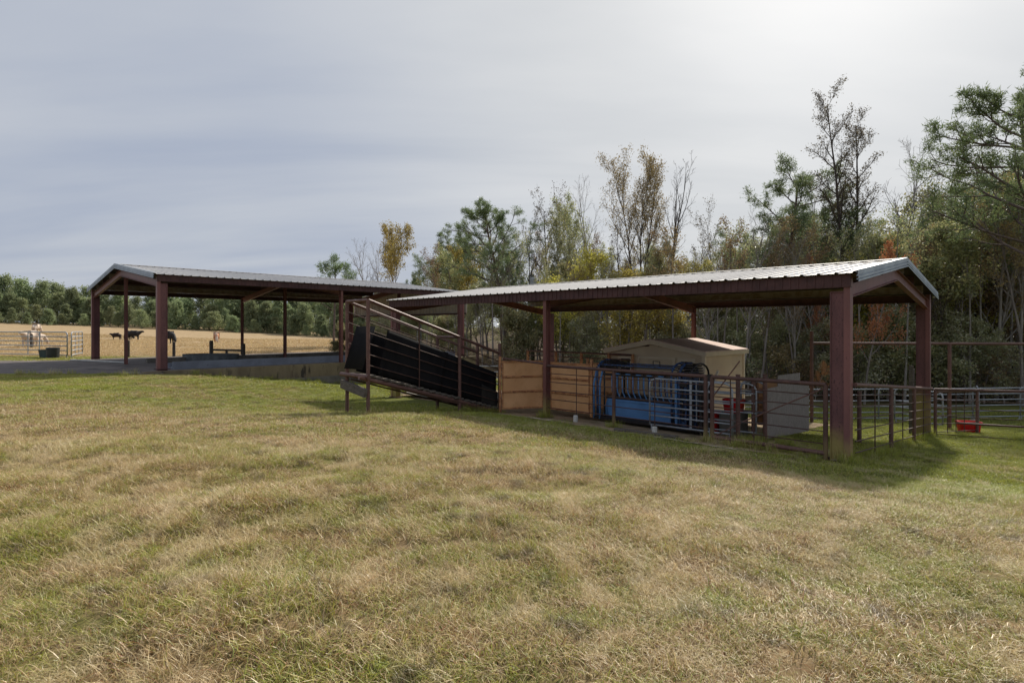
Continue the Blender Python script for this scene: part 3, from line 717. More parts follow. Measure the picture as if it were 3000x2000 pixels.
# catwalk rail with orange posts behind
def catwalk():
    P0=B(13.0,5.2);P1=B(8.0,5.2); root=thing('catwalk_rail','orange posts carrying thin rusty handrails behind the orange panels','railing',P0+Z*gz(*xy(P0)))
    for f in(0,.3,.55,.8,1):
        p=P0.lerp(P1,f); mb=MB(); mb.seg(p+Z*-.4,p+Z*1.62,.09,.06,up=V); mb.build('post','orange_edge',root)
    for z,r in((1.60,.035),(1.42,.02),(1.0,.02)):
        mb=MB(); mb.tube(P0+Z*z,P1+Z*(z-.02),r,8); mb.build('rail','pipe_lt',root)
catwalk()
p=B(7.6,5.5); mb=MB(); mb.tube(p+Z*-.5,p+Z*1.93,.055,10); mb.tube(p+Z*1.93,p+Z*1.95,.06,10); tag(mb.build('pen_post','pipe',origin=p+Z*gz(p.x,p.y)),'tall dark pipe post rising behind the orange panels','post')
# dark pipe over the orange panel
mb=MB(); mb.tube((-.25,17.1,1.62),B(7.6,.05,1.52),.03,8); mb.tube((-.25,17.1,1.5),(-.25,17.1,1.63),.03,8); tag(mb.build('tie_bar','pipe'),'dark pipe bar tying the chute end to the middle shed post','bar')

# ------------------------------------------------------------------ squeeze chute
def squeeze():
    B=lambda s,t,z=0: OB+U*s+V*t+Z*(z*.82)
    root=thing('squeeze_chute','blue steel cattle squeeze chute with vertical side bars','squeeze chute',B(6.5,1.1,.0))
    t0,t1=1.12,1.92; s0,s1=6.5,4.15; zb=.10
    # lower side panels
    for t,sg in((t0,-1),(t1,1)):
        mb=MB(); mb.obox(B((6.22+4.3)/2,t,.39),U*((6.22-4.3)/2),V*.006,Z*.26)
        mb.obox(B((6.22+4.3)/2,t,.665),U*((6.22-4.3)/2),V*.022,Z*.02); mb.obox(B((6.22+4.3)/2,t,.13),U*((6.22-4.3)/2),V*.022,Z*.02)
        mb.obox(B(6.22,t,.39),U*.02,V*.02,Z*.26); mb.obox(B(4.3,t,.39),U*.02,V*.02,Z*.26)
        mb.build('side_panel','blue',root,bevel=.004)
        n=11 if sg<0 else 11
        for i in range(n):
            s=6.1-(6.1-4.42)*i/(n-1)
            mb=MB(); mb.path([B(s,t-.0,1.50),B(s,t,1.10),B(s-.01,t+sg*-.01,.95),B(s-.07,t-sg*.05,.76),B(s-.08,t-sg*.05,.66)],.017,8); mb.build('side_bar','blue' if sg<0 else 'blue_dark',root,smooth=True)
        mb=MB(); mb.seg(B(6.3,t-sg*.04,.74),B(4.25,t-sg*.04,.74),.05,.07); mb.seg(B(6.3,t-sg*.04,.81),B(4.25,t-sg*.04,.81),.02,.02); mb.build('hinge_rail','grease',root)
        mb=MB(); mb.tube(B(6.45,t,1.52),B(4.2,t,1.52),.032,10); 
        for i in range(n):
            s=6.1-(6.1-4.42)*i/(n-1); mb.obox(B(s,t,1.535),U*.05,V*.035,Z*.022)
        mb.build('latch_rail','grease',root)
        mb=MB()
        for i in range(5): mb.obox(B(5.9-i*.33,t-.02,1.56),U*.07,V*.02,Z*.012)
        mb.build('latch_plate','blue',root)
        mb=MB(); mb.tube(B(6.5,t+sg*.0,1.84),B(4.2,t,1.84),.020,10); mb.build('top_rail','blue_dark',root)
        mb=MB(); mb.tube(B(6.45,t,1.79),B(4.1,t,1.79),.014,8); mb.build('control_rod','grease',root)
    # end frames with rounded hoods
    for s,nm,hh in((6.52,'tailgate_frame',1.98),(4.02,'headgate_frame',1.99)):
        mb=MB()
        arc=[B(s,t0-.08,.0),B(s,t0-.10,.6),B(s,t0-.10,1.6)]
        for k in range(1,8):
            an=math.pi*k/8; arc.append(B(s,(t0+t1)/2-(t1-t0+.2)/2*math.cos(an),1.62+(hh-1.62)*math.sin(an)))
        arc+=[B(s,t1+.10,1.6),B(s,t1+.1,0)]
        mb.path(arc,.032,10); o=mb.build(nm,'blue_dark',root,smooth=True)
        if s>6: 
            mb=MB(); mb.path([p-U*.24 for p in arc],.024,8); mb.build('inner_hoop','grease',root,smooth=True)
            m=MB()
            for i in range(7): m.tube(B(6.50-i*.07,t0+.02,1.80+.10*math.sin(i*.5)),B(6.50-i*.07,t1-.02,1.80+.10*math.sin(i*.5)),.03,8)
            m.build('hood_slat','grease',root)
        else:
            mb=MB(); mb.path([p+U*.22 for p in arc],.026,8); mb.build('inner_hoop','blue_dark',root,smooth=True)
            mb=MB(); mb.path([p-U*.30 for p in arc],.026,8); mb.build('inner_hoop','grease',root,smooth=True)
        m=MB(); cc=(t0+t1)/2
        for i,z in enumerate((1.66,1.74,1.82,1.90,1.96)):
            hw=.40*math.sqrt(max(.05,1-((z-1.62)/(hh-1.58))**2))
            m.obox(B(s-.04,cc,z),U*.17,V*hw,Z*.014)
        m.build('hood_slat','grease',root)
    # headgate doors, cylinders, levers (dark cluster at the right end)
    mb=MB(); mb.obox(B(3.98,1.3,.85),U*.03,V*.16,Z*.72); mb.obox(B(3.98,1.76,.85),U*.03,V*.16,Z*.72); mb.build('headgate_door','blue_dark',root,bevel=.01)
    mb=MB(); mb.obox(B(4.0,t0-.05,.72),U*.14,V*.02,Z*.62); mb.obox(B(3.72,t0-.02,.70),U*.10,V*.02,Z*.60); mb.build('headgate_panel','blue_dark',root,bevel=.01)
    for s,r,z0,z1,m in((4.10,.035,.15,1.55,'blue'),(3.93,.022,.25,1.45,'grease'),(3.84,.03,.1,1.5,'blue_dark'),(3.66,.028,.1,1.55,'grease'),(3.56,.016,.3,1.5,'galv'),(3.46,.03,.05,1.5,'grease')):
        mb=MB(); mb.tube(B(s,t0-.11,z0),B(s+.02,t0-.09,z1),r,8); mb.build('linkage',m,root)
    mb=MB(); mb.obox(B(3.52,1.45,.75),U*.03,V*.3,Z*.75); mb.build('side_exit_gate','grease',root)
    for z,w in((1.35,.10),(.95,.07),(.6,.05)):
        mb=MB(); mb.obox(B(3.9,t0-.13,z),U*w,V*.015,Z*.035); mb.build('bracket','grease',root)
    mb=MB(); mb.obox(B(3.95,t0-.145,.80),U*.05,V*.004,Z*.012); mb.obox(B(3.65,t0-.145,.78),U*.04,V*.004,Z*.012); mb.build('sticker','white',root)
    # tail gate uprights at the left
    for s in(6.62,6.42):
        mb=MB(); mb.path([B(s,t0-.12,0),B(s,t0-.12,1.2),B(s-.04,t0-.05,1.62)],.03,8); mb.build('tailgate_upright','blue',root,smooth=True)
    mb=MB(); mb.add([B(6.40,t0-.02,.05),B(6.40,t0-.02,.06),B(6.24,t0-.02,.70),B(6.20,t0-.02,.05)],[(0,1,2,3)]); mb.build('gusset','blue',root)
    mb=MB(); mb.obox(B(5.3,1.5,.06),U*1.25,V*.42,Z*.05); mb.seg(B(6.6,t0-.1,.05),B(3.4,t0-.1,.05),.08,.08); mb.build('base_frame','grease',root)
    mb=MB(); mb.path([B(5.05,t0+.4,1.82),B(5.05,t0+.4,2.0),B(4.85,t0+.4,2.0),B(4.85,t0+.4,1.82)],.014,8); mb.build('lift_handle','grease',root)
    mb=MB(); mb.obox(B(6.46,t0-.11,1.72),U*.035,V*.01,Z*.03); mb.build('tag_plate','galv',root)
squeeze()

# ------------------------------------------------------------------ hut
def hut():
    s0,s1,t0,t1=5.46,9.1,5.4,8.5; gzb=-.45; ez=1.76; rid=2.10
    root=thing('storage_hut','small cream clapboard hut with a shallow gable roof behind the squeeze chute','hut',B(s0,t0,gzb))
    sm=(s0+s1)/2
    # lap siding strips: front & right wall & others
    def lap(p,q,z0,z1f,name,outn,step=.18):
        mb=MB(); z=z0
        d=(q-p)
        while z<z1f(0.5):
            zt=min(z+step,z1f(.5))
            # clip strip ends to the gable line
            f0,f1=0,1
            if z1f(0)<zt:
                # triangular part
                k=(zt-z1f(0))/(z1f(.5)-z1f(0)); f0=.5*k; f1=1-.5*k
            a=p+d*f0; b=p+d*f1
            if (b-a).length>.05:
                mb.add([a+outn*.022+Z*z,b+outn*.022+Z*z,b+outn*.004+Z*zt,a+outn*.004+Z*zt,a+Z*z,b+Z*z],[(0,1,2,3),(0,4,5,1)])
            z=zt
        return mb.build(name,'hut',root)
    flat=lambda f:ez
    gab=lambda f: ez+(rid-ez)*(1-abs(f-.5)*2)
    lap(B(s1,t0),B(s0,t0),gzb,gab,'gable_wall',-V); lap(B(s0,t0),B(s0,t1),gzb,flat,'side_wall',-U)
    lap(B(s0,t1),B(s1,t1),gzb,gab,'gable_wall',V); lap(B(s1,t1),B(s1,t0),gzb,flat,'side_wall',U)
    mb=MB(); mb.prism([B(s0+.03,t0+.03,gzb),B(s1-.03,t0+.03,gzb),B(s1-.03,t1-.03,gzb),B(s0+.03,t1-.03,gzb)],Z*(ez-gzb)); mb.build('wall_core','hut',root)
    for s,t in((s0,t0),(s1,t0),(s0,t1)):
        mb=MB(); mb.obox(B(s,t,(gzb+ez)/2),U*.055,V*.055,Z*((ez-gzb)/2)); mb.build('corner_board','hut_trim',root)
    ov=.14
    sl=(rid-ez)/(sm-s0); zr=lambda s: rid-abs(s-sm)*sl
    e0,e1=s0-ov,s1+ov
    for a,b in((e0,sm),(sm,e1)):
        mb=MB(); T0,T1=t0-.18,t1+.15
        mb.add([B(a,T0,zr(a)+.05),B(b,T0,zr(b)+.05),B(b,T1,zr(b)+.05),B(a,T1,zr(a)+.05),B(a,T0,zr(a)+.02),B(b,T0,zr(b)+.02),B(b,T1,zr(b)+.02),B(a,T1,zr(a)+.02)],[(0,1,2,3),(4,7,6,5),(0,4,5,1),(3,2,6,7),(0,3,7,4),(1,5,6,2)]); mb.build('roof','shingle',root)
        mb=MB(); mb.add([B(a,T0-.01,zr(a)+.018),B(b,T0-.01,zr(b)+.018),B(b,T0-.01,zr(b)-.12),B(a,T0-.01,zr(a)-.12),B(a,T0+.02,zr(a)+.018),B(b,T0+.02,zr(b)+.018),B(b,T0+.02,zr(b)-.12),B(a,T0+.02,zr(a)-.12)],[(0,1,2,3),(4,5,6,7),(3,2,6,7),(0,3,7,4)]); mb.build('fascia','hut_trim',root)
    for s in(e0,e1):
        mb=MB(); mb.obox(B(s,(t0+t1)/2,zr(s)-.05),U*.012,V*((t1-t0)/2+.16),Z*.065); mb.build('fascia','hut_trim',root)
    def win(sc_,w,z0,z1):
        mb=MB(); 
        for a in(-1,1): mb.obox(B(sc_+a*(w/2+.05),t0-.035,(z0+z1)/2),U*.055,V*.012,Z*((z1-z0)/2+.11))
        for z in(z0-.05,z1+.05): mb.obox(B(sc_,t0-.034,z),U*(w/2+.10),V*.010,Z*.05)
        fr=mb.build('window','hut_trim',root)
        mb=MB(); mb.obox(B(sc_,t0-.026,(z0+z1)/2),U*(w/2),V*.004,Z*((z1-z0)/2)); mb.build('pane','glass',fr)
        mb=MB(); mb.obox(B(sc_,t0-.036,(z0+z1)/2),U*(w/2),V*.008,Z*.016); mb.build('sash_bar','hut_trim',fr)
    win(8.40,.40,.84,1.44); win(6.05,.42,.84,1.42)
    mb=MB(); mb.obox(B(7.2,t0-.026,.55),U*.66,V*.006,Z*.93); dr=mb.build('door','hut',root)
    mb=MB(); 
    for s in(7.2-.70,7.2+.70): mb.obox(B(s,t0-.035,.55),U*.05,V*.012,Z*.95)
    mb.obox(B(7.2,t0-.036,1.51),U*.76,V*.012,Z*.03); mb.build('door_frame','hut_trim',dr)
hut()

# ------------------------------------------------------------------ tubs, troughs, boards
def tub(c,w,d,h,label,mat='red',axis=U,name='tub',cat='tub',tilt=None):
    c=Vector(c); ay=axis.cross(Z).normalized(); axis=axis.normalized()
    mb=MB(); n=20
    def ring(sx,sy,z): 
        out=[]
        for k in range(n):
            t=2*math.pi*k/n; cx=math.copysign(abs(math.cos(t))**.45,math.cos(t)); sy_=math.copysign(abs(math.sin(t))**.45,math.sin(t))
            out.append(axis*cx*sx+ay*sy_*sy+Z*z)
        return out
    rings=[ring(w*.40,d*.40,0),ring(w*.47,d*.47,h*.9),ring(w*.5,d*.5,h*.91),ring(w*.5,d*.5,h),ring(w*.46,d*.46,h),ring(w*.38,d*.38,.03)]
    vs=[v for r in rings for v in r]; fs=[(i*n+k,i*n+(k+1)%n,(i+1)*n+(k+1)%n,(i+1)*n+k) for i in range(len(rings)-1) for k in range(n)]
    fs.append(tuple(range(n))); fs.append(tuple((len(rings)-1)*n+k for k in range(n)))
    mb.add([c+v for v in vs],fs)
    o=mb.build(name,mat,origin=c,smooth=False); tag(o,label,cat)
    if tilt: o.rotation_euler=tilt
    return o
c=px(2838,18.7); tub(c+Z*.02,.68,.45,.34,'red plastic tub sitting in the grass behind the pipe fence at the right',axis=Vector((1,-.25,0)))
c=B(3.05,2.05,.72); c.z=.55
bx=B(3.1,2.1); g=gz(bx.x,bx.y)
mb=MB(); mb.prism([B(3.4,1.9,g),B(2.85,1.9,g),B(2.85,2.4,g),B(3.4,2.4,g)],Z*(.58)); tag(mb.build('feed_box','concrete',bevel=.02),'grey concrete box with the red tub standing on it','box')
tub(B(3.12,2.15,g+.585),.52,.42,.33,'bright red tub standing on the grey box under the near shed')
tub(B(3.72,2.1,g+.01),.58,.5,.56,'dark red tub on the ground beside the squeeze chute',axis=U)
mb=MB(); mb.seg(B(3.62,2.35,1.42),B(3.88,1.75,.05),.07,.03); tag(mb.build('board','hut_trim'),'pale narrow board leaning against the hut corner beside the squeeze chute','board')
# plywood sheet
mb=MB(); g=-.12
mb.prism([B(2.22,1.95,g),B(1.92,4.05,g-.05),B(1.92,4.05,1.05),B(2.0,3.62,1.07),B(2.0,3.60,1.38),B(2.15,2.48,1.37),B(2.15,2.46,1.10),B(2.22,1.95,1.08)],(U+V*.14).normalized()*.018)
tag(mb.build('plywood_sheet','plywood'),'weathered grey plywood sheet with stepped top standing on edge behind the pipe gate','board')
# timber on ground
p,q=px(1800,13.55),px(1985,12.75); mb=MB(); mb.seg(p+Z*.04,q+Z*.04,.12,.09); tag(mb.build('timber','wood',bevel=.01),'dark old timber lying on the dirt in front of the squeeze chute','timber')
# grey wood post at rear right column
p=B(-.02+.45,8.75); g=gz(p.x,p.y); mb=MB(); mb.seg(p+Z*(g-.1),p+Z*(g+2.0)+V*.03,.13,.10,up=V); mb.seg(p+Z*(g+1.35)-V*.07,p+Z*(g+2.1)-V*.07,.12,.03,up=V); tag(mb.build('fence_post','wood',origin=p+Z*g,bevel=.008),'split grey timber post leaning beside the rear right steel column','post')
# stock tank
c=px(618,28.4,SLAB)
mb=MB(); n=40; ring=lambda k,z:[c+Vector((1.36*k*math.cos(2*math.pi*i/n),.75*k*math.sin(2*math.pi*i/n),z)) for i in range(n)]
rs=[ring(1,0),ring(1,.12),ring(1.008,.13),ring(1,.14),ring(1,.30),ring(1.015,.31),ring(1.015,.34),ring(.985,.34),ring(.985,.02)]
mb.add([v for r in rs for v in r],[(j*n+i,j*n+(i+1)%n,(j+1)*n+(i+1)%n,(j+1)*n+i) for j in range(len(rs)-1) for i in range(n)]+[tuple((len(rs)-1)*n+i for i in range(n))])
tag(mb.build('stock_tank','tank',origin=c,smooth=False),'oval galvanised stock tank on the far shed floor','tank')
# tubs by left panels
c=px(155,30.9,SLAB-.02); mb=MB(); mb.path([c,c+Z*.12,c+Z*.13,c+Z*.5,c+Z*.51,c+Z*.58,c+Z*.60],[.27,.28,.29,.30,.31,.31,.24],20); tag(mb.build('barrel','blackp',origin=c),'black plastic barrel trough in front of the grey livestock panels','barrel')
tub(px(143,31.4,SLAB-.02),1.0,.5,.46,'grey green feed trough behind the black barrel at the left','teal',axis=Vector((1,0,0)),name='trough',cat='trough')
# wooden rail behind far shed
def woodrail():
    y=33.2; zb=.82; root=thing('wooden_rail','dark wooden rail on two posts in the pasture behind the far shed','rail',((619-1500)/F*y,y,zb))
    X0=(619-1500)/F*y; X1=(713-1500)/F*y; Xm=(664-1500)/F*y
    for X,h in((X0,.98),(X1,.80)):
        mb=MB(); mb.tube((X,y,zb-.1),(X,y,zb+h-.06),.11,10,.105); mb.tube((X,y,zb+h-.06),(X,y,zb+h),.105,10,.09); mb.build('post','wood',root)
    mb=MB(); mb.tube((X0,y-.02,zb+.44),(X1,y-.02,zb+.40),.06,8); mb.build('rail','wood',root)
    mb=MB(); mb.tube((Xm,y,zb-.05),(Xm,y,zb+.40),.07,8); mb.build('post','wood',root)
woodrail()
for x,d,h,lab in((376,32.3,.98,'grey wooden post in the pasture just right of the gable post of the far shed'),(509.5,32.8,.92,'grey wooden post in the pasture below the grazing black cow'),(92,47,1.15,'dark wooden post in front of the pale cow at the left')):
    c=px(x,d); mb=MB(); mb.tube(c-Z*.1,c+Z*(h-.05),.085 if x>100 else .12,10,.08 if x>100 else .115); mb.tube(c+Z*(h-.05),c+Z*h,.08,10,.06)
    tag(mb.build('fence_post','wood',origin=c),lab,'post')
# utility pole
def pole():
    c=px(1561,45); top=6.75; root=thing('utility_pole','grey green utility pole with a transformer behind the near shed','utility pole',c)
    mb=MB(); mb.tube(c,Vector((c.x,c.y,top)),.16,12,.12); mb.build('shaft','greypole',root,smooth=True)
    t=Vector((c.x,c.y-.32,5.65)); mb=MB(); mb.path([t,t+Z*.03,t+Z*.75,t+Z*.80,t+Z*.86],[.2,.27,.27,.2,.06],16); tr=mb.build('transformer','transf',root,smooth=False)
    mb=MB(); mb.tube(t+Z*.86,t+Z*1.05,.035,8); mb.build('bushing','greypole',tr)
    mb=MB(); mb.seg(t+Z*.4,Vector((c.x,c.y,6.05)),.1,.1); mb.build('bracket','greypole',root)
pole()
c=px(1231,35); mb=MB(); mb.tube(c,Vector((c.x,c.y,2.75)),.10,10,.095); root=thing('service_post','short grey service post with a white pipe behind the loading chute','post',c)
mb.build('shaft','greypole',root)
mb=MB(); mb.path([c+Vector((-.17,-.05,0)),Vector((c.x-.17,c.y-.05,2.45)),Vector((c.x-.22,c.y-.05,2.62)),Vector((c.x-.34,c.y-.05,2.62)),Vector((c.x-.38,c.y-.05,2.5))],.03,8); mb.build('white_pipe','white',root,smooth=True)

# ------------------------------------------------------------------ cows
def cow(loc,heading,scale,mat,label,pose='stand',group='cattle in the pasture'):
    """skinned skeleton, local +x is forward"""
    hd={'stand':[(.80,0,1.18,.27),(1.0,0,1.30,.19),(1.14,0,1.36,.16),(1.38,0,1.22,.10)],
        'graze':[(.82,0,1.0,.26),(1.04,0,.70,.18),(1.16,0,.42,.14),(1.24,0,.18,.09)],
        'side':[(.78,.05,1.16,.26),(.95,.18,1.26,.18),(1.02,.30,1.32,.15),(1.06,.52,1.20,.10)]}[pose]
    V_=[(0,0,1.02,.46),(-.35,0,1.06,.42),(-.66,0,1.10,.33),(.32,0,1.02,.46),(.56,0,1.06,.36)]
    E_=[(0,1),(1,2),(0,3),(3,4)]
    b=len(V_); V_+=hd; E_+=[(4,b),(b,b+1),(b+1,b+2),(b+2,b+3)]
    headi=b+2
    for sy in(-1,1):
        ph=.06*sy
        b=len(V_); V_+=[(-.66,.17*sy,.82,.17),(-.62+ph,.19*sy,.56,.13),(-.74+ph,.19*sy,.40,.085),(-.69+ph,.19*sy,.12,.065),(-.66+ph,.19*sy,.03,.075)]
        E_+=[(2,b),(b,b+1),(b+1,b+2),(b+2,b+3),(b+3,b+4)]
        b=len(V_); V_+=[(.56,.17*sy,.75,.14),(.54-ph,.18*sy,.48,.10),(.56-ph,.18*sy,.34,.075),(.55-ph,.18*sy,.10,.06),(.58-ph,.18*sy,.03,.075)]
        E_+=[(4,b),(b,b+1),(b+1,b+2),(b+2,b+3),(b+3,b+4)]
        hp=Vector(V_[headi][:3]); b=len(V_); V_+=[(hp.x-.05,hp.y+.20*sy,hp.z+.04,.035)]; E_+=[(headi,b)]
    b=len(V_); V_+=[(-.90,0,1.12,.04),(-.95,0,.75,.025),(-.94,0,.45,.04)]; E_+=[(2,b),(b,b+1),(b+1,b+2)]
    me=bpy.data.meshes.new('cow'); me.from_pydata([v[:3] for v in V_],E_,[]); o=bpy.data.objects.new('cow',me); col.objects.link(o)
    o.modifiers.new('s','SKIN'); sub=o.modifiers.new('d','SUBSURF'); sub.levels=1; sub.render_levels=1
    sk=me.skin_vertices[0].data
    for i,v in enumerate(V_): sk[i].radius=(v[3]*(.82 if i<5 else 1),v[3]); sk[i].use_root=(i==0)
    dg=bpy.context.evaluated_depsgraph_get(); m2=bpy.data.meshes.new_from_object(o.evaluated_get(dg)); o.modifiers.clear()
    m2.materials.clear(); m2.materials.append(M[mat]); o.data=m2
    for p in m2.polygons: p.use_smooth=True
    scale*=.93; o.location=loc; o.rotation_euler=(0,0,R(heading)); o.scale=(scale,)*3
    tag(o,label,'cow',group); return o
g='cattle in the pasture'
cow(px(107,84),100,1.0,'cow_white','pale cow far off, seen from behind above the grey panels','graze',g)
cow(px(88,48.5),-82,1.0,'cow_white','pale cream cow facing the camera behind the long grey panel','stand',g)
cow(px(101,51.5),60,.9,'cow_white','pale cow half hidden behind the one facing the camera','graze',g)
cow(px(341,80),200,.72,'cow_calf','dark calf standing left of the far shed gable post','side',g)
cow(px(377,83),-20,.95,'cow_black','black cow mostly hidden behind the gable post of the far shed','graze',g)
cow(px(392,82),25,1.0,'cow_black','black cow standing with raised head between the posts of the far shed','stand',g)
cow(px(494,62),-25,1.0,'cow_black','black cow grazing right of the front left column of the far shed','graze',g)
cow(px(634,68),-60,.9,'cow_brown','red and white cow grazing above the wooden rail','graze',g)

# ------------------------------------------------------------------ trees
class TreeB:
    def __init__(s,seed): s.r=random.Random(seed); s.w=MB(); s.tips=[]; s.n=np.random.RandomState(seed)
    def limb(s,p,d,ln,r,lev,P):
        rr=s.r; n=P['seg'][lev]; pts=[Vector(p)]; rs=[r]; d=Vector(d).normalized(); end=P['end'][lev]
        dirs=[d.copy()]
        for i in range(n):
            wob=P['wob'][lev]
            d=(d+Vector((rr.gauss(0,wob),rr.gauss(0,wob),rr.gauss(0,wob)+P['up'][lev]))).normalized()
            pts.append(pts[-1]+d*ln/n); rs.append(max(P['rmin'],r*(1-(1-end)*(i+1)/n))); dirs.append(d.copy())
        s.w.path(pts,rs,[8,5,4,3,3][lev],cap=False)
        return pts,rs,dirs
    def grow(s,p,d,ln,r,lev,P):
        pts,rs,dirs=s.limb(p,d,ln,r,lev,P)
        if lev>=P['leaflev']:
            st=max(1,int(len(pts)*P.get('leaffrom',.3)))
            for q,dd in zip(pts[st:],dirs[st:]): s.tips.append((q,dd))
        if lev<P['levels']:
            k=P['kids'][lev]
            for j in range(k):
                f=P['from'][lev]+(1-P['from'][lev])*(j+s.r.random()*.9)/k
                x=f*(len(pts)-1); i=min(int(x),len(pts)-2); q=pts[i].lerp(pts[i+1],x-i); rad=rs[i]+(rs[i+1]-rs[i])*(x-i)
                dd=dirs[i]
                a=R(P['ang'][lev]*s.r.uniform(.75,1.25)); az=j*2.399+s.r.uniform(-.6,.6)+lev
                o=dd.orthogonal().normalized(); o=Matrix.Rotation(az,3,dd)@o
                nd=dd*math.cos(a)+o*math.sin(a)
                if lev==0: l2=ln*P['len'][lev]*P['shape'](f)*s.r.uniform(.75,1.2)
                else: l2=ln*P['len'][lev]*(1-.45*f)*s.r.uniform(.7,1.25)
                s.grow(q,nd,l2,min(rad*.75,r*P['rad'][lev]),lev+1,P)
    def wood(s,name): 
        me=bpy.data.meshes.new(name); me.from_pydata(s.w.v,[],s.w.f); 
        for p in me.polygons: p.use_smooth=True
        return me
    def leafmesh(s,name,per,spread,size,needle=False,flat=False):
        rn=s.n
        if not s.tips: return None
        c=np.array([tuple(t[0]) for t in s.tips]); dd=np.array([tuple(t[1]) for t in s.tips])
        if needle:
            k=per; C=np.repeat(c,k,0); D=np.repeat(dd,k,0)
            dirs=rn.normal(size=C.shape); dirs/=np.linalg.norm(dirs,axis=1)[:,None]
            dirs=dirs*.9+D*.55+np.array([0,0,.15]); dirs/=np.linalg.norm(dirs,axis=1)[:,None]
            C=C+rn.normal(size=C.shape)*spread
            ln=size*rn.uniform(.6,1.2,len(C))[:,None]; sd=np.cross(dirs,rn.normal(size=C.shape)); sd/=np.linalg.norm(sd,axis=1)[:,None]
            w=size*.085
            v=np.stack([C-sd*w,C+sd*w,C+dirs*ln],1).reshape(-1,3); m=len(C); f=np.arange(m*3).reshape(-1,3); nv=3
        else:
            k=per; C=np.repeat(c,k,0); C=C+rn.normal(size=C.shape)*spread
            a=rn.normal(size=C.shape); a/=np.linalg.norm(a,axis=1)[:,None]; b=np.cross(a,rn.normal(size=C.shape)); b/=np.linalg.norm(b,axis=1)[:,None]
            sz=(size*rn.uniform(.55,1.3,len(C)))[:,None]
            v=np.stack([C-a*sz,C+b*sz*.5,C+a*sz,C-b*sz*.5],1).reshape(-1,3); m=len(C); f=np.arange(m*4).reshape(-1,4); nv=4
        me=bpy.data.meshes.new(name); me.vertices.add(len(v)); me.vertices.foreach_set('co',v.ravel().astype(np.float32))
        me.loops.add(m*nv); me.loops.foreach_set('vertex_index',f.ravel().astype(np.int32))
        me.polygons.add(m); me.polygons.foreach_set('loop_start',(np.arange(m)*nv).astype(np.int32)); me.polygons.foreach_set('loop_total',np.full(m,nv,np.int32))
        me.update()
        ca=me.color_attributes.new('rnd','FLOAT_COLOR','POINT')
        cl=np.repeat(np.clip(.5*rn.rand(len(c))+.0,0,1),per); r=np.repeat(np.clip(cl+.5*rn.rand(m),0,1),nv)
        arr=np.stack([r,r,r,np.ones_like(r)],1); ca.data.foreach_set('color',arr.ravel().astype(np.float32))
        me.validate(); return me
PROT={}
def proto(key,seed,H,P,leaf,bark,leafmat,r0,lean=(0,0),leaders=1,name='tree'):
    tb=TreeB(seed)
    base=Vector((0,0,-.2))
    if leaders==1: tb.grow(base,(lean[0],lean[1],1),H,r0,0,P)
    else:
        hf=P.get('fork',.3)*H
        pts,rs,dirs=tb.limb(base,(lean[0],lean[1],1),hf,r0,0,dict(P,end=[.8]*5,seg=[4]*5))
        for k in range(leaders):
            az=2*math.pi*k/leaders+tb.r.uniform(-.3,.3)+.2; a=P.get('forkang',.22)*tb.r.uniform(.7,1.2)
            tb.grow(pts[-1]-Z*tb.r.uniform(0,.2),(math.sin(a)*math.cos(az),math.sin(a)*math.sin(az)*.7,math.cos(a)),(H-hf)*tb.r.uniform(.85,1.0),rs[-1]*.72,0,P)
    wm=tb.wood('trunk'); wm.materials.append(M[bark])
    lm=None
    if leaf: 
        lm=tb.leafmesh('crown',*leaf[:3],**(leaf[3] if len(leaf)>3 else {})); 
        if lm: lm.materials.append(M[leafmat])
    vv=np.array(tb.w.v); top=vv[:,2].max()
    PROT[key]=(wm,lm,top)
rd=lambda f: (1-abs(f-.35)*1.1)
asc=lambda f: (1.15-f*.75)
Ppine=dict(levels=3,seg=[10,5,3,2],wob=[.03,.12,.16,.2],up=[.02,.05,.07,.1],end=[.25,.3,.4,.5],rmin=.012,kids=[24,8,3],**{'from':[.48,.30,.3]},ang=[60,42,38],len=[.32,.38,.5],rad=[.30,.5,.6],shape=lambda f:(1.2-abs(f-.4)*1.3),leaflev=2,leaffrom=.5)
Psparse=dict(levels=3,seg=[10,6,5,3],wob=[.05,.10,.14,.18],up=[.02,.10,.10,.08],end=[.12,.15,.2,.4],rmin=.008,kids=[13,7,5],**{'from':[.30,.2,.2]},ang=[34,36,38],len=[.42,.42,.45],rad=[.42,.5,.6],shape=asc,leaflev=2,leaffrom=.3,fork=.28)
Pround=dict(levels=3,seg=[9,6,4,3],wob=[.05,.12,.16,.2],up=[.02,.05,.05,.03],end=[.15,.2,.3,.4],rmin=.01,kids=[18,6,4],**{'from':[.25,.25,.2]},ang=[52,42,40],len=[.34,.45,.5],rad=[.4,.5,.6],shape=asc,leaflev=2,leaffrom=.2)
Pbush=dict(levels=3,seg=[6,5,4,3],wob=[.12,.16,.2,.25],up=[.0,.05,.04,.02],end=[.2,.3,.4,.5],rmin=.012,kids=[20,6,4],**{'from':[.05,.2,.2]},ang=[62,50,45],len=[.46,.45,.5],rad=[.5,.5,.6],shape=lambda f:(1.1-f*.75),leaflev=1,leaffrom=.4)
Pced=dict(levels=2,seg=[8,5,3],wob=[.03,.10,.15],up=[.02,.03,.03],end=[.15,.3,.4],rmin=.02,kids=[34,6],**{'from':[.06,.25]},ang=[66,40],len=[.30,.45],rad=[.4,.5],shape=lambda f:(1.15-f*.85),leaflev=1,leaffrom=.3)
nd=dict(needle=True)
proto('pine1',11,16,Ppine,(13,.13,.28,nd),'barkp','needle',.22)
proto('pine2',12,16,dict(Ppine,kids=[28,8,3],**{'from':[.42,.3,.3]}),(12,.13,.28,nd),'barkp','needle',.22,(.05,0))
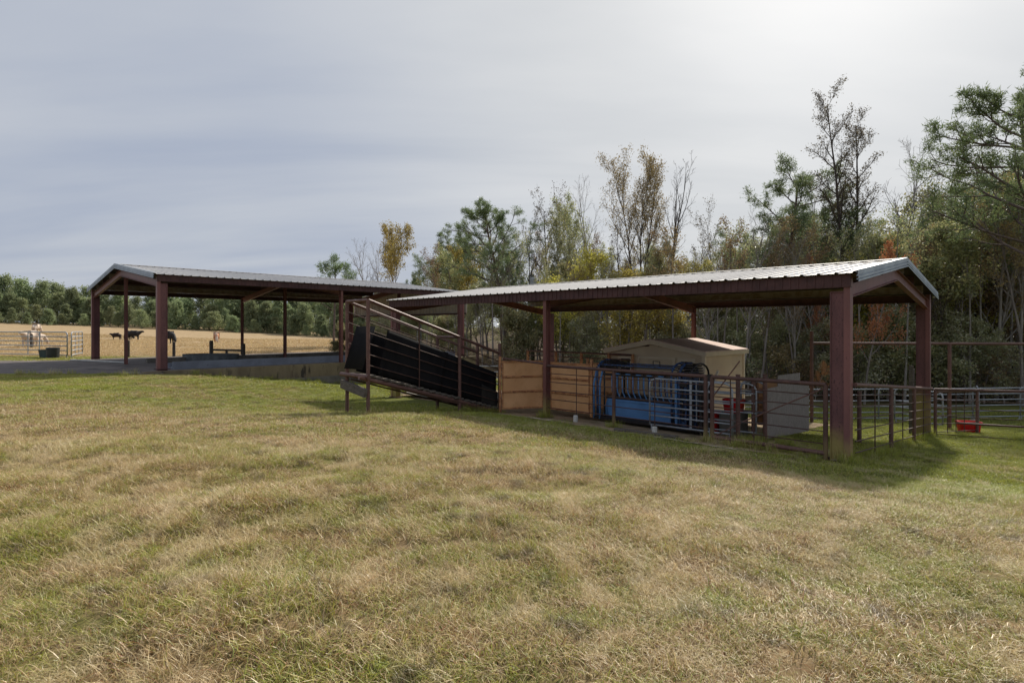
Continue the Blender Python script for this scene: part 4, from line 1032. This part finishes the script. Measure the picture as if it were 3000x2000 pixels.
proto('pine3',13,18,dict(Ppine,kids=[26,8,4],len=[.36,.40,.5]),(14,.12,.28,nd),'barkp','needle',.28,(-.05,0))
proto('pineyoung',14,7,dict(Ppine,kids=[16,4,2],len=[.34,.42,.5],**{'from':[.45,.3,.3]}),(14,.14,.26,nd),'barkp','needle',.10)
proto('sparse1',21,18,Psparse,(1,.2,.10),'barkd','darkleaf',.20)
proto('sparse2',22,18,dict(Psparse,kids=[14,7,5],ang=[22,30,36]),(2,.2,.08),'barkd','brownl',.20,leaders=3)
proto('sparse3',23,17,dict(Psparse,kids=[12,7,5]),(2,.2,.10),'bark','mixed',.19,leaders=2)
proto('twin',24,19,dict(Psparse,kids=[24,9,5],ang=[32,36,38],len=[.20,.42,.42],wob=[.02,.09,.14,.18],fork=.16,forkang=.10),(1,.10,.05),'barkd','darkleaf',.24,leaders=2)
proto('bare1',25,17,dict(Psparse,kids=[16,7,5]),None,'barkl','brownl',.19)
proto('bare2',26,16,dict(Psparse,kids=[7,5,3],ang=[24,30,36],fork=.35,forkang=.3),None,'barkd','brownl',.20,leaders=2)
proto('yellow1',31,14,dict(Psparse,kids=[14,6,4],ang=[34,38,38]),(3,.2,.11),'bark','yellow',.16,leaders=2)
proto('yellow2',32,9,dict(Pround,kids=[14,5,3]),(6,.3,.11),'bark','yellow',.10)
proto('mixed1',33,13,Pround,(4,.26,.11),'bark','mixed',.17)
proto('mixed2',34,12,dict(Pround,**{'from':[.35,.25,.2]}),(4,.26,.11),'bark','mixed',.16,leaders=2)
proto('oak1',35,11,dict(Pround,kids=[14,5,4]),(4,.24,.10),'bark','orangel',.13)
proto('rust1',36,12,dict(Pround,kids=[15,5,4]),(5,.26,.11),'bark','brownl',.14)
proto('ever1',41,9,Pbush,(4,.26,.11),'bark','evergreen',.12)
proto('ever2',42,7,dict(Pbush,kids=[18,6,4]),(4,.24,.10),'bark','evergreen',.10)
proto('ever3',43,11,dict(Pbush,kids=[22,6,4],len=[.36,.45,.5]),(4,.26,.11),'bark','evergreen',.14)
proto('pole1',61,16,dict(Psparse,wob=[.02,.1,.14,.18],kids=[10,5,4],**{'from':[.55,.2,.2]},len=[.26,.42,.45]),(1,.2,.10),'barkl','mixed',.13)
proto('pole2',62,15,dict(Psparse,kids=[10,5,4],**{'from':[.5,.2,.2]},len=[.28,.42,.45]),(2,.2,.10),'bark','brownl',.12,(.06,0))
proto('brush',44,5,dict(Pbush,kids=[14,5,3]),(3,.25,.10),'barkl','brownl',.05)
proto('oliveb',45,6,dict(Pbush,kids=[16,5,4]),(7,.26,.11),'bark','mixed',.07)
proto('far1',51,12,dict(Pced,kids=[44,7],**{'from':[.0,.25]}),(9,.42,.28),'bark','needle2',.2)
proto('far2',52,12,dict(Pced,kids=[34,6],**{'from':[.08,.25]},len=[.34,.45]),(9,.5,.28),'bark','needle2',.2)
proto('far3',53,11,dict(Pced,kids=[26,6],len=[.38,.5],**{'from':[.0,.2]}),(8,.5,.28),'bark','fargreen',.2)
proto('far4',54,12,dict(Pced,kids=[24,6],len=[.30,.5],**{'from':[.4,.2]}),(5,.5,.26),'bark','needle2',.2)
TR=random.Random(99)
def tree(key,X,Y,H,label,group=None,name='tree',rz=None,wide=1.0,cat='tree',z=None):
    wm,lm,top=PROT[key]; g=gz(X,Y) if z is None else z
    t=bpy.data.objects.new(name,None); col.objects.link(t); t.location=(X,Y,g); s=H/top; t.scale=(s*wide,s*wide,s)
    t.rotation_euler=(0,0,TR.uniform(0,6.28) if rz is None else rz)
    t['label']=label; t['category']=cat
    if group: t['group']=group
    o=bpy.data.objects.new('trunk',wm); col.objects.link(o); o.parent=t
    if lm: o=bpy.data.objects.new('crown',lm); col.objects.link(o); o.parent=t
    return t
def tp(key,x,d,ytop,label,**kw):
    """x,ytop in pixels of the photograph, d distance in metres"""
    X=(x-1500)/F*d; g=gz(X,d); H=CAMZ+(960-ytop)/F*d-g
    return tree(key,X,d,H,label,**kw)
S_=1.2755
named=[('pineyoung',768,46,586,'small young pine showing alone above the far shed roof','pine_tree',1),
('bare1',850,58,540,'leafless tree at the left end of the wood, left of the golden one','bare_tree',1.0),
('bare1',880,60,548,'leafless tree directly beside the golden leaved one at the left end of the wood','bare_tree',.8),
('yellow1',905,58,508,'slim golden leaved tree rising above the far end of the far shed roof','tree',.8),
('pine2',1015,60,528,'dark full pine right of the slim golden tree','pine_tree',1.25),
('yellow1',1065,55,560,'golden leaved tree between the two dark pines','tree',1),
('pine3',1165,45,470,'open crowned dark pine leaning over the middle of the scene','pine_tree',1.1),
('sparse1',1265,50,425,'tall thinly leaved brown tree right of the open crowned pine','tree',1.0),
('sparse3',1325,50,440,'thin tall tree with a few olive leaves left of the bare one','tree',.8),
('sparse1',1215,50,468,'thin brown twigged tree just left of the tall thinly leaved brown tree','tree',.8),
('sparse3',1292,47,470,'slim olive leaved tree between the tall brown tree and the bare one','tree',.7),
('bare1',1345,48,500,'low bare tree in front of the slender bare one','bare_tree',.7),
('sparse1',1425,46,470,'thin brown leaved tree leaning beside the many stemmed tree','tree',.8),
('sparse1',1600,44,520,'short thin brown tree right of the dead forked tree','tree',.8),
('sparse3',1690,42,530,'thin olive tree directly left of the large dark pine','tree',.9),
('bare1',1850,40,380,'bare tree rising beside the large dark pine','bare_tree',.9),
('bare1',1365,52,402,'slender bare tree with fine upright twigs in the middle of the wood','bare_tree',.75),
('sparse2',1468,44,324,'tall many stemmed tree with ragged brown leaves above the near shed roof','tree',.85),
('bare2',1540,42,360,'dead forked tree with long bare limbs','bare_tree',1.0),
('sparse1',1645,48,455,'thin tree with scattered leaves left of the large dark pine','tree',.9),
('pine1',1795,38,374,'large dark pine with a rounded crown left of the twin bare tree','pine_tree',1.3),
('twin',1945,36,214,'very tall twin stemmed almost bare tree rising above the near shed ridge','bare_tree',1.15),
('bare1',2065,38,285,'tall bare tree right of the twin stemmed one','bare_tree',.9),
('oak1',1985,29,560,'rusty orange leaved tree just above the right end of the near shed roof','tree',.62),
('oak1',1890,33,585,'smaller rusty leaved tree left of the brighter orange one above the near shed roof','tree',.45),
('mixed1',2135,36,392,'tall olive and yellow tree between the shed gable and the right edge','tree',1.0),
('sparse1',2230,36,282,'tall thin tree with dark seed clusters near the right edge','tree',.8),
('pine3',2425,25,190,'big near pine with dark needle tufts cut by the right edge','pine_tree',1.15),
('pine2',2270,33,400,'dark pine with low boughs left of the big pine at the right edge','pine_tree',1.3)]
for k,x,d,yt,lab,nm,wd in named: tp(k,x*S_,d,yt*S_,lab,name=nm,wide=wd,rz={'twin':0,'pine3':1.0}.get(k))
# filler rows of the wood behind the sheds
gw='trees of the wood behind the sheds'
LAB={'ever1':'glossy dark evergreen tree in the undergrowth along the edge of the wood','ever2':'glossy dark evergreen tree in the undergrowth along the edge of the wood','ever3':'glossy dark evergreen tree in the undergrowth along the edge of the wood',
'mixed1':'olive leaved tree filling the wood behind the sheds','mixed2':'olive leaved tree filling the wood behind the sheds','yellow1':'yellow leaved tree inside the wood behind the sheds','yellow2':'low yellow leaved tree at the edge of the wood',
'rust1':'rusty brown leaved tree inside the wood behind the sheds','oak1':'orange leaved young tree inside the wood','sparse1':'thin nearly leafless tree inside the wood','sparse3':'thin nearly leafless tree inside the wood','bare1':'pale trunked bare tree inside the wood','pole1':'tall straight pale trunk with a thin high crown at the edge of the wood','pole2':'slim dark trunk with a thin brown crown at the edge of the wood',
'pine1':'dark pine inside the wood behind the sheds','pine2':'dark pine inside the wood behind the sheds','brush':'tangled brown brush shrub at the foot of the wood','oliveb':'olive leaved shrub at the foot of the wood'}
def fill(key,x,d,yt,wide=1.0):
    nm={'ever1':'evergreen_tree','ever2':'evergreen_tree','ever3':'evergreen_tree','pine1':'pine_tree','pine2':'pine_tree','bare1':'bare_tree','brush':'shrub','oliveb':'shrub'}.get(key,'tree')
    tp(key,x*S_,d,yt*S_,LAB[key],group=gw+': '+LAB[key],name=nm,wide=wide*TR.uniform(.9,1.1),cat='shrub' if nm=='shrub' else 'tree')
rr=random.Random(4)
# skyline height of the dense mass (photo display px): x -> y
def skyl(x): return float(np.interp(x,[740,820,950,1080,1250,1400,1600,1750,1900,2050,2200,2352,2500],[690,640,590,560,545,555,550,520,500,480,440,400,380]))
def dedge(x): return float(np.interp(x,[740,900,1100,1300,1500,1700,1900,2100,2352,2600],[62,50,42,38,35,33,31,29.5,28,28]))
# front row: shrubs + evergreens
x=830
while x<2620:
    d=dedge(x)+rr.uniform(0,2.5); k=rr.choice(['ever2','ever1','brush','oliveb','brush','ever1'])
    yt=rr.uniform(700,770) if k!='brush' else rr.uniform(790,830)
    if x<1250 and k.startswith('ever'): k=rr.choice(['oliveb','mixed2','ever2'])
    fill(k,x,d,yt,1.15); x+=rr.uniform(36,54)*(35/d)**.5
x=800
while x<2620:   # second row
    d=dedge(x)+rr.uniform(3.5,7); k=rr.choice(['ever1','ever3','ever3','mixed2','ever2','rust1','ever1','yellow2'])
    if x<1300: k=rr.choice(['mixed1','mixed2','yellow2','ever3','pine2'])
    fill(k,x,d,skyl(x)+rr.uniform(45,130),1.1); x+=rr.uniform(48,75)
x=790
while x<2620:   # third row
    d=dedge(x)+rr.uniform(8,14); k=rr.choice(['mixed1','pine1','pine2','ever3','sparse3','yellow1','sparse1','pine1','ever3'])
    fill(k,x,d,skyl(x)+rr.uniform(10,120),1.1); x+=rr.uniform(60,100)
x=800
while x<2620:   # deep rows
    d=dedge(x)+rr.uniform(16,24); k=rr.choice(['ever3','mixed1','pine1','ever3','pine2'])
    fill(k,x,d,skyl(x)+rr.uniform(90,170),1.4); x+=rr.uniform(60,95)
for x,d,yt,k in[(1700,33,480,'bare1'),(1885,32.5,560,'bare1'),(1815,32,540,'bare1'),(1360,38,600,'bare1'),(1195,42,600,'bare1'),(1110,44,640,'bare1'),(1640,34,600,'bare1'),(2290,30,470,'bare1'),(2175,30,520,'sparse1'),(1330,40,585,'yellow2'),(1440,37,630,'yellow2'),(1280,40,640,'yellow2'),(1560,36,640,'yellow2'),(1840,36,585,'rust1'),(2110,31,520,'mixed2'),(1480,36,560,'sparse3'),(1872,29.5,830,'oak1')]:
    fill(k,x,d,yt)
x=960
while x<2560:   # thin continuous wall of slender trees
    d=dedge(x)+rr.uniform(9,18); k=rr.choice(['sparse1','sparse3','pole1','pine1','pine2','pole2','mixed1','bare1'])
    fill(k,x,d,skyl(x)+rr.uniform(-15,55),.9); x+=rr.uniform(24,44)
x=980
while x<2500:
    d=dedge(x)+rr.uniform(-.5,3); fill(rr.choice(['pole1','pole2','pole1']),x,d,skyl(x)+rr.uniform(-30,120)); x+=rr.uniform(14,34)
# dark shrub at the right edge of the pasture
tp('oliveb',775*S_,36,762*S_,'dark rounded shrub at the right edge of the pasture behind the far shed',name='shrub',wide=.8,cat='shrub')
# tree line beyond the pasture
gl='trees of the distant line beyond the pasture'
FL={'far1':'full dark green conifer in the distant tree line beyond the pasture','far2':'green tree with clear lower trunk in the distant tree line beyond the pasture','far3':'olive leaved tree in the distant tree line beyond the pasture','far4':'thin open crowned tree in the distant tree line beyond the pasture'}
for row in range(3):
    x=-170 if row<2 else -120
    while x<1000*S_/S_:
        d=150+row*7+rr.uniform(-3,3)
        if x>640: d=150-(x-640)*.16+row*6
        k=rr.choice(['far1','far2','far2','far3','far4','far4'] if row else ['far1','far1','far3','far2'])
        ytop=float(np.interp(x,[-200,0,60,180,300,500,700,800,950],[655,655,662,672,682,688,690,688,680]))+rr.uniform(-22,30)-row*2+(18 if row==0 else 0)
        tp(k,x*S_,d,ytop*S_,FL[k],group=gl+': '+FL[k],name='tree',wide=rr.uniform(.8,1.35)); x+=rr.uniform(24,44)

x=-160
while x<1000:
    d=145-(max(0,x-640))*.14+rr.uniform(-3,3); k=rr.choice(['far3','far1'])
    X=(x*S_-1500)/F*d; tree(k,X,d,rr.uniform(2.5,5),'low bushy tree along the foot of the distant tree line',group='low trees along the foot of the distant line',wide=rr.uniform(1.0,1.5)); x+=rr.uniform(28,55)
# ------------------------------------------------------------------ grass
def blade_mesh(name,seed,n,rad,hmin,hmax,wid,lodge,swirl=None):
    rn=np.random.RandomState(seed); vs=[];fs=[];cs=[]
    sw=rn.uniform(0,6.28) if swirl is None else swirl
    for i in range(n):
        a=rn.uniform(0,6.28); r=rad*math.sqrt(rn.rand()); x,y=r*math.cos(a),r*math.sin(a)
        h=rn.uniform(hmin,hmax); lo=np.clip(rn.normal(lodge,.16),.05,1.05)
        az=sw+rn.normal(0,.9) if rn.rand()<.25 else rn.uniform(0,6.28); curl=rn.normal(0,.45); tw=rn.uniform(-1,1)
        w=wid*rn.uniform(.6,1.3); th=lo*1.55; rr1,rr2=rn.rand(),rn.rand()
        b=len(vs); z=-.01; cx,cy=x,y; K=4; seglen=h/K
        for k in range(K+1):
            f=k/K; ww=w*(1-f*.85); dx,dy=math.cos(az),math.sin(az); qx,qy=math.cos(az+1.57+tw),math.sin(az+1.57+tw)
            vs.append((cx-qx*ww/2,cy-qy*ww/2,z)); vs.append((cx+qx*ww/2,cy+qy*ww/2,z)); cs+= [(rr1,f,rr2,1)]*2
            ang=th*(.45+.85*f); cx+=dx*math.sin(ang)*seglen; cy+=dy*math.sin(ang)*seglen; z+=math.cos(ang)*seglen; az+=curl
            if k>0: z=max(z,.008+.004*rr2)
        for k in range(K): fs.append((b+2*k,b+2*k+1,b+2*k+3,b+2*k+2))
    me=bpy.data.meshes.new(name); me.from_pydata(vs,[],fs); ca=me.color_attributes.new('rnd','FLOAT_COLOR','POINT')
    ca.data.foreach_set('color',np.array(cs,np.float32).ravel()); me.materials.append(M['grass'])
    o=bpy.data.objects.new(name,me); return o
def collection_of(name,objs):
    c=bpy.data.collections.new(name)
    for o in objs: c.objects.link(o)
    return c
def scatter(name,pts,scl,coll,nvar,seed,label=None):
    rn=np.random.RandomState(seed)
    me=bpy.data.meshes.new(name); me.vertices.add(len(pts)); me.vertices.foreach_set('co',pts.astype(np.float32).ravel())
    a=me.attributes.new('scl','FLOAT','POINT'); a.data.foreach_set('value',scl.astype(np.float32))
    a=me.attributes.new('rot','FLOAT','POINT'); a.data.foreach_set('value',rn.uniform(0,6.28,len(pts)).astype(np.float32))
    a=me.attributes.new('idx','INT','POINT'); a.data.foreach_set('value',rn.randint(0,nvar,len(pts)).astype(np.int32))
    o=bpy.data.objects.new(name,me); col.objects.link(o); o['kind']='stuff'; o['label']=label; o['category']='grass'
    ng=bpy.data.node_groups.new(name,'GeometryNodeTree')
    ng.interface.new_socket('Geometry',in_out='INPUT',socket_type='NodeSocketGeometry'); ng.interface.new_socket('Geometry',in_out='OUTPUT',socket_type='NodeSocketGeometry')
    gi=ng.nodes.new('NodeGroupInput'); go=ng.nodes.new('NodeGroupOutput'); ip=ng.nodes.new('GeometryNodeInstanceOnPoints'); ci=ng.nodes.new('GeometryNodeCollectionInfo')
    ci.inputs['Collection'].default_value=coll; ci.inputs['Separate Children'].default_value=True; ci.inputs['Reset Children'].default_value=True
    def at(n,t):
        x=ng.nodes.new('GeometryNodeInputNamedAttribute'); x.data_type=t; x.inputs[0].default_value=n; return x.outputs[0]
    ip.inputs['Pick Instance'].default_value=True
    ng.links.new(gi.outputs[0],ip.inputs['Points']); ng.links.new(ci.outputs[0],ip.inputs['Instance']); ng.links.new(at('idx','INT'),ip.inputs['Instance Index'])
    cx=ng.nodes.new('ShaderNodeCombineXYZ'); ng.links.new(at('rot','FLOAT'),cx.inputs[2]); ng.links.new(cx.outputs[0],ip.inputs['Rotation'])
    ng.links.new(at('scl','FLOAT'),ip.inputs['Scale']); ng.links.new(ip.outputs[0],go.inputs[0])
    md=o.modifiers.new('scatter','NODES'); md.node_group=ng
    return o
def excl(x,y):
    """True where no grass grows"""
    sx=(x-OB.x)*U.x+(y-OB.y)*U.y; ty=(x-OB.x)*V.x+(y-OB.y)*V.y
    rn=np.random.RandomState(2).rand(len(x))
    inB=(sx>2.3)&(sx<15.6)&(ty>-.75+.28*np.sin(sx*3)+.2*np.sin(sx*7.1))&(ty<9.2)&(rn>.14)
    inB|=(sx>5.2)&(sx<10.3)&(ty>-1.05+.2*np.sin(sx*4.3))&(ty<0)&(rn>.35)
    inB|=(sx>1.2)&(sx<4.8)&(ty>-.95+.15*np.sin(sx*5.3))&(ty<0)&(rn>.35)
    inB|=(sx>.3)&(sx<=2.3)&(ty>-.1)&(ty<2.4)&(rn>.45)
    inB|=(sx>11)&(sx<15.4)&(ty>.4)&(ty<3.3)
    ax=(x-OA.x)*U.x+(y-OA.y)*U.y; bx_=(x-OA.x)*V.x+(y-OA.y)*V.y
    inA=(ax>-.6)&(ax<12.8)&(bx_>-.6)&(bx_<15.9)
    ap=(x<-12.1)&(y>20.1)&(y<28.9)&(ax<20)
    ap&=~((bx_>16))
    return inB|inA|ap
def pts_in(dmin,dmax,dens,seed,tan=.98,xmax=None):
    rn=np.random.RandomState(seed); area=tan*(dmax**2-dmin**2); n=int(area*dens)
    d=np.sqrt(rn.uniform(dmin**2,dmax**2,n)); x=rn.uniform(-tan,tan,n)*d
    k=~excl(x,d); 
    mk=np.minimum(x+.4*(d-34),d-27); k&=mk<0
    return x[k],d[k],rn
lod=[blade_mesh('g',100+i,160,.18,.05,.145,.0058,[.92,.84,.97,.78,.88,.95][i]) for i in range(6)]
mid=[blade_mesh('g',200+i,190,.32,.035,.09,.010,[.75,.65,.8,.6][i]) for i in range(4)]
far=[blade_mesh('g',300+i,120,.50,.035,.08,.022,.6) for i in range(3)]
upr=[blade_mesh('g',400+i,60,.09,.08,.19,.005,.35) for i in range(3)]
cl,cm,cf,cu=[collection_of(n,o) for n,o in(('gl',lod),('gm',mid),('gf',far),('gu',upr))]
def place(name,dmin,dmax,dens,seed,coll,nv,smin,smax,label,patch=None):
    x,y,rn=pts_in(dmin,dmax,dens,seed)
    if patch is not None:
        f=np.sin(x*1.7+2*np.sin(y*.9+seed))*np.sin(y*2.1+1.5*np.sin(x*1.1))+rn.normal(0,.35,len(x)); k=f>patch; x,y=x[k],y[k]
    z=gzv(x,y); z=z+relief(x,y)
    s=rn.uniform(smin,smax,len(x))*(.90+.16*np.sin(x*1.9+np.sin(y*2.3))*np.sin(y*1.6))
    return scatter(name,np.stack([x,y,z],1),s,coll,nv,seed,label)
place('grass',1.7,9,62,1,cl,6,.75,1.25,'matted dry straw and green grass in the foreground')
place('grass',9,21,14,2,cm,4,.8,1.3,'short mixed grass in the middle distance before the sheds')
place('grass',21,48,4.5,3,cf,3,.8,1.3,'short grass around the sheds and on the near pasture')
place('dry_grass',48,95,.9,6,cf,3,1.6,2.6,'dry straw coloured grass of the far pasture')
place('grass_tufts',2,14,4.5,4,cu,3,.5,1.1,'upright green grass tufts scattered through the lawn',patch=.35)

rw=np.random.RandomState(8); wp=[]
for (a,b,k) in [(B(.4,-.12),B(2.9,-.12),26),(B(0,-.1),B(0,9),46),(B(5.3,-.05),B(5.3,.05),4),(B(7.6,-.1),B(7.6,.25),7),(B(0,0),B(.35,.3),12),(B(0,9),B(-6,9.3),26),(A(-.6,1),A(-.6,15),60),(Vector((-3.5,14,0)),Vector((-.4,17,0)),34),(B(2.4,.6),B(2.2,4),26),(B(1.2,1.0),B(2.2,2.4),22),(A(-1.0,-1),Vector((-30,19.8,0)),60)]:
    for i in range(k):
        q=a.lerp(b,rw.rand()); wp.append((q.x+rw.normal(0,.10),q.y+rw.normal(0,.10)))
wp=np.array(wp); scatter('weeds',np.stack([wp[:,0],wp[:,1],gzv(wp[:,0],wp[:,1])],1),rw.uniform(.7,1.9,len(wp)),cu,3,9,'green weeds growing along the foot of fences, posts and walls')
# ------------------------------------------------------------------ camera, light, world
cam=bpy.data.cameras.new('camera'); co=bpy.data.objects.new('camera',cam); col.objects.link(co); sc.camera=co
co.location=(0,0,CAMZ); co.rotation_euler=(R(90),0,0); cam.sensor_width=36; cam.lens=36*F/3000; cam.shift_y=-40/3000; cam.clip_end=3000; cam.clip_start=.05
az,el=R(31),R(39)
sun=bpy.data.lights.new('sun','SUN'); so=bpy.data.objects.new('sun',sun); col.objects.link(so)
sun.energy=5.0; sun.angle=R(3.0); sun.color=(1,.93,.82)
sd=Vector((math.sin(az)*math.cos(el),math.cos(az)*math.cos(el),math.sin(el)))
so.rotation_euler=(-sd).to_track_quat('-Z','Y').to_euler()
w=bpy.data.worlds.new('World'); sc.world=w; w.use_nodes=True; nt=w.node_tree; nt.nodes.clear()
sky=N(nt,'ShaderNodeTexSky'); sky.sky_type='NISHITA'; sky.sun_disc=False; sky.sun_elevation=el; sky.sun_rotation=az; sky.dust_density=2
tc=N(nt,'ShaderNodeTexCoord').outputs['Generated']
sx=N(nt,'ShaderNodeSeparateXYZ'); L(nt,tc,sx.inputs[0])
zz=math_n(nt,'ADD',math_n(nt,'MAXIMUM',sx.outputs[2],0),.16)
cv=N(nt,'ShaderNodeCombineXYZ'); L(nt,math_n(nt,'DIVIDE',sx.outputs[0],zz),cv.inputs[0]); L(nt,math_n(nt,'DIVIDE',sx.outputs[1],zz),cv.inputs[1])
n1=noise(nt,mapping(nt,cv.outputs[0],(.22,.75,1),(0,0,R(-8))),1.5,6,.52,.35)
n2=noise(nt,mapping(nt,cv.outputs[0],(.5,1.7,1),(0,0,R(6))),1.3,5,.5,.25)
cl_=math_n(nt,'ADD',math_n(nt,'MULTIPLY',n1,.7),math_n(nt,'MULTIPLY',n2,.3))
dt=N(nt,'ShaderNodeVectorMath'); dt.operation='DOT_PRODUCT'; L(nt,tc,dt.inputs[0])
gd=Vector((math.sin(R(30))*math.cos(R(31)),math.cos(R(30))*math.cos(R(31)),math.sin(R(31)))); dt.inputs[1].default_value=gd
dd=math_n(nt,'MAXIMUM',dt.outputs['Value'],0)
base=mix_c(nt,ramp01(nt,cl_,.34,.66),(.415,.47,.59),(.575,.61,.675))
base=mix_c(nt,ramp01(nt,dd,.62,.97),base,mix_c(nt,ramp01(nt,cl_,.34,.66),(.64,.665,.69),(.80,.81,.815)))
gl=math_n(nt,'MULTIPLY',math_n(nt,'POWER',dd,34),.26)
glc=mix_c(nt,1.0,base,(0,0,0),'ADD')
ad=N(nt,'ShaderNodeVectorMath'); ad.operation='SCALE'; ad.inputs[0].default_value=(1,.98,.94); L(nt,gl,ad.inputs['Scale'])
ad2=N(nt,'ShaderNodeVectorMath'); ad2.operation='ADD'; L(nt,glc,ad2.inputs[0]); L(nt,ad.outputs[0],ad2.inputs[1])
sk=N(nt,'ShaderNodeVectorMath'); sk.operation='SCALE'; L(nt,sky.outputs[0],sk.inputs[0]); sk.inputs['Scale'].default_value=.05
mxs=mix_c(nt,.88,sk.outputs[0],ad2.outputs[0])
bg=N(nt,'ShaderNodeBackground'); bg.inputs['Strength'].default_value=1.0; L(nt,mxs,bg.inputs[0])
wo=N(nt,'ShaderNodeOutputWorld'); L(nt,bg.outputs[0],wo.inputs[0])
sc.view_settings.view_transform='Standard'; sc.view_settings.look='None'; sc.view_settings.exposure=0; sc.view_settings.gamma=1
sc.cycles.max_bounces=8; sc.cycles.diffuse_bounces=5; sc.cycles.glossy_bounces=2; sc.cycles.transparent_max_bounces=4
for o in bpy.data.objects:
    if '_org' in o: del o['_org']
print('objects',len(bpy.data.objects),'polys',sum(len(m.polygons) for m in bpy.data.meshes))
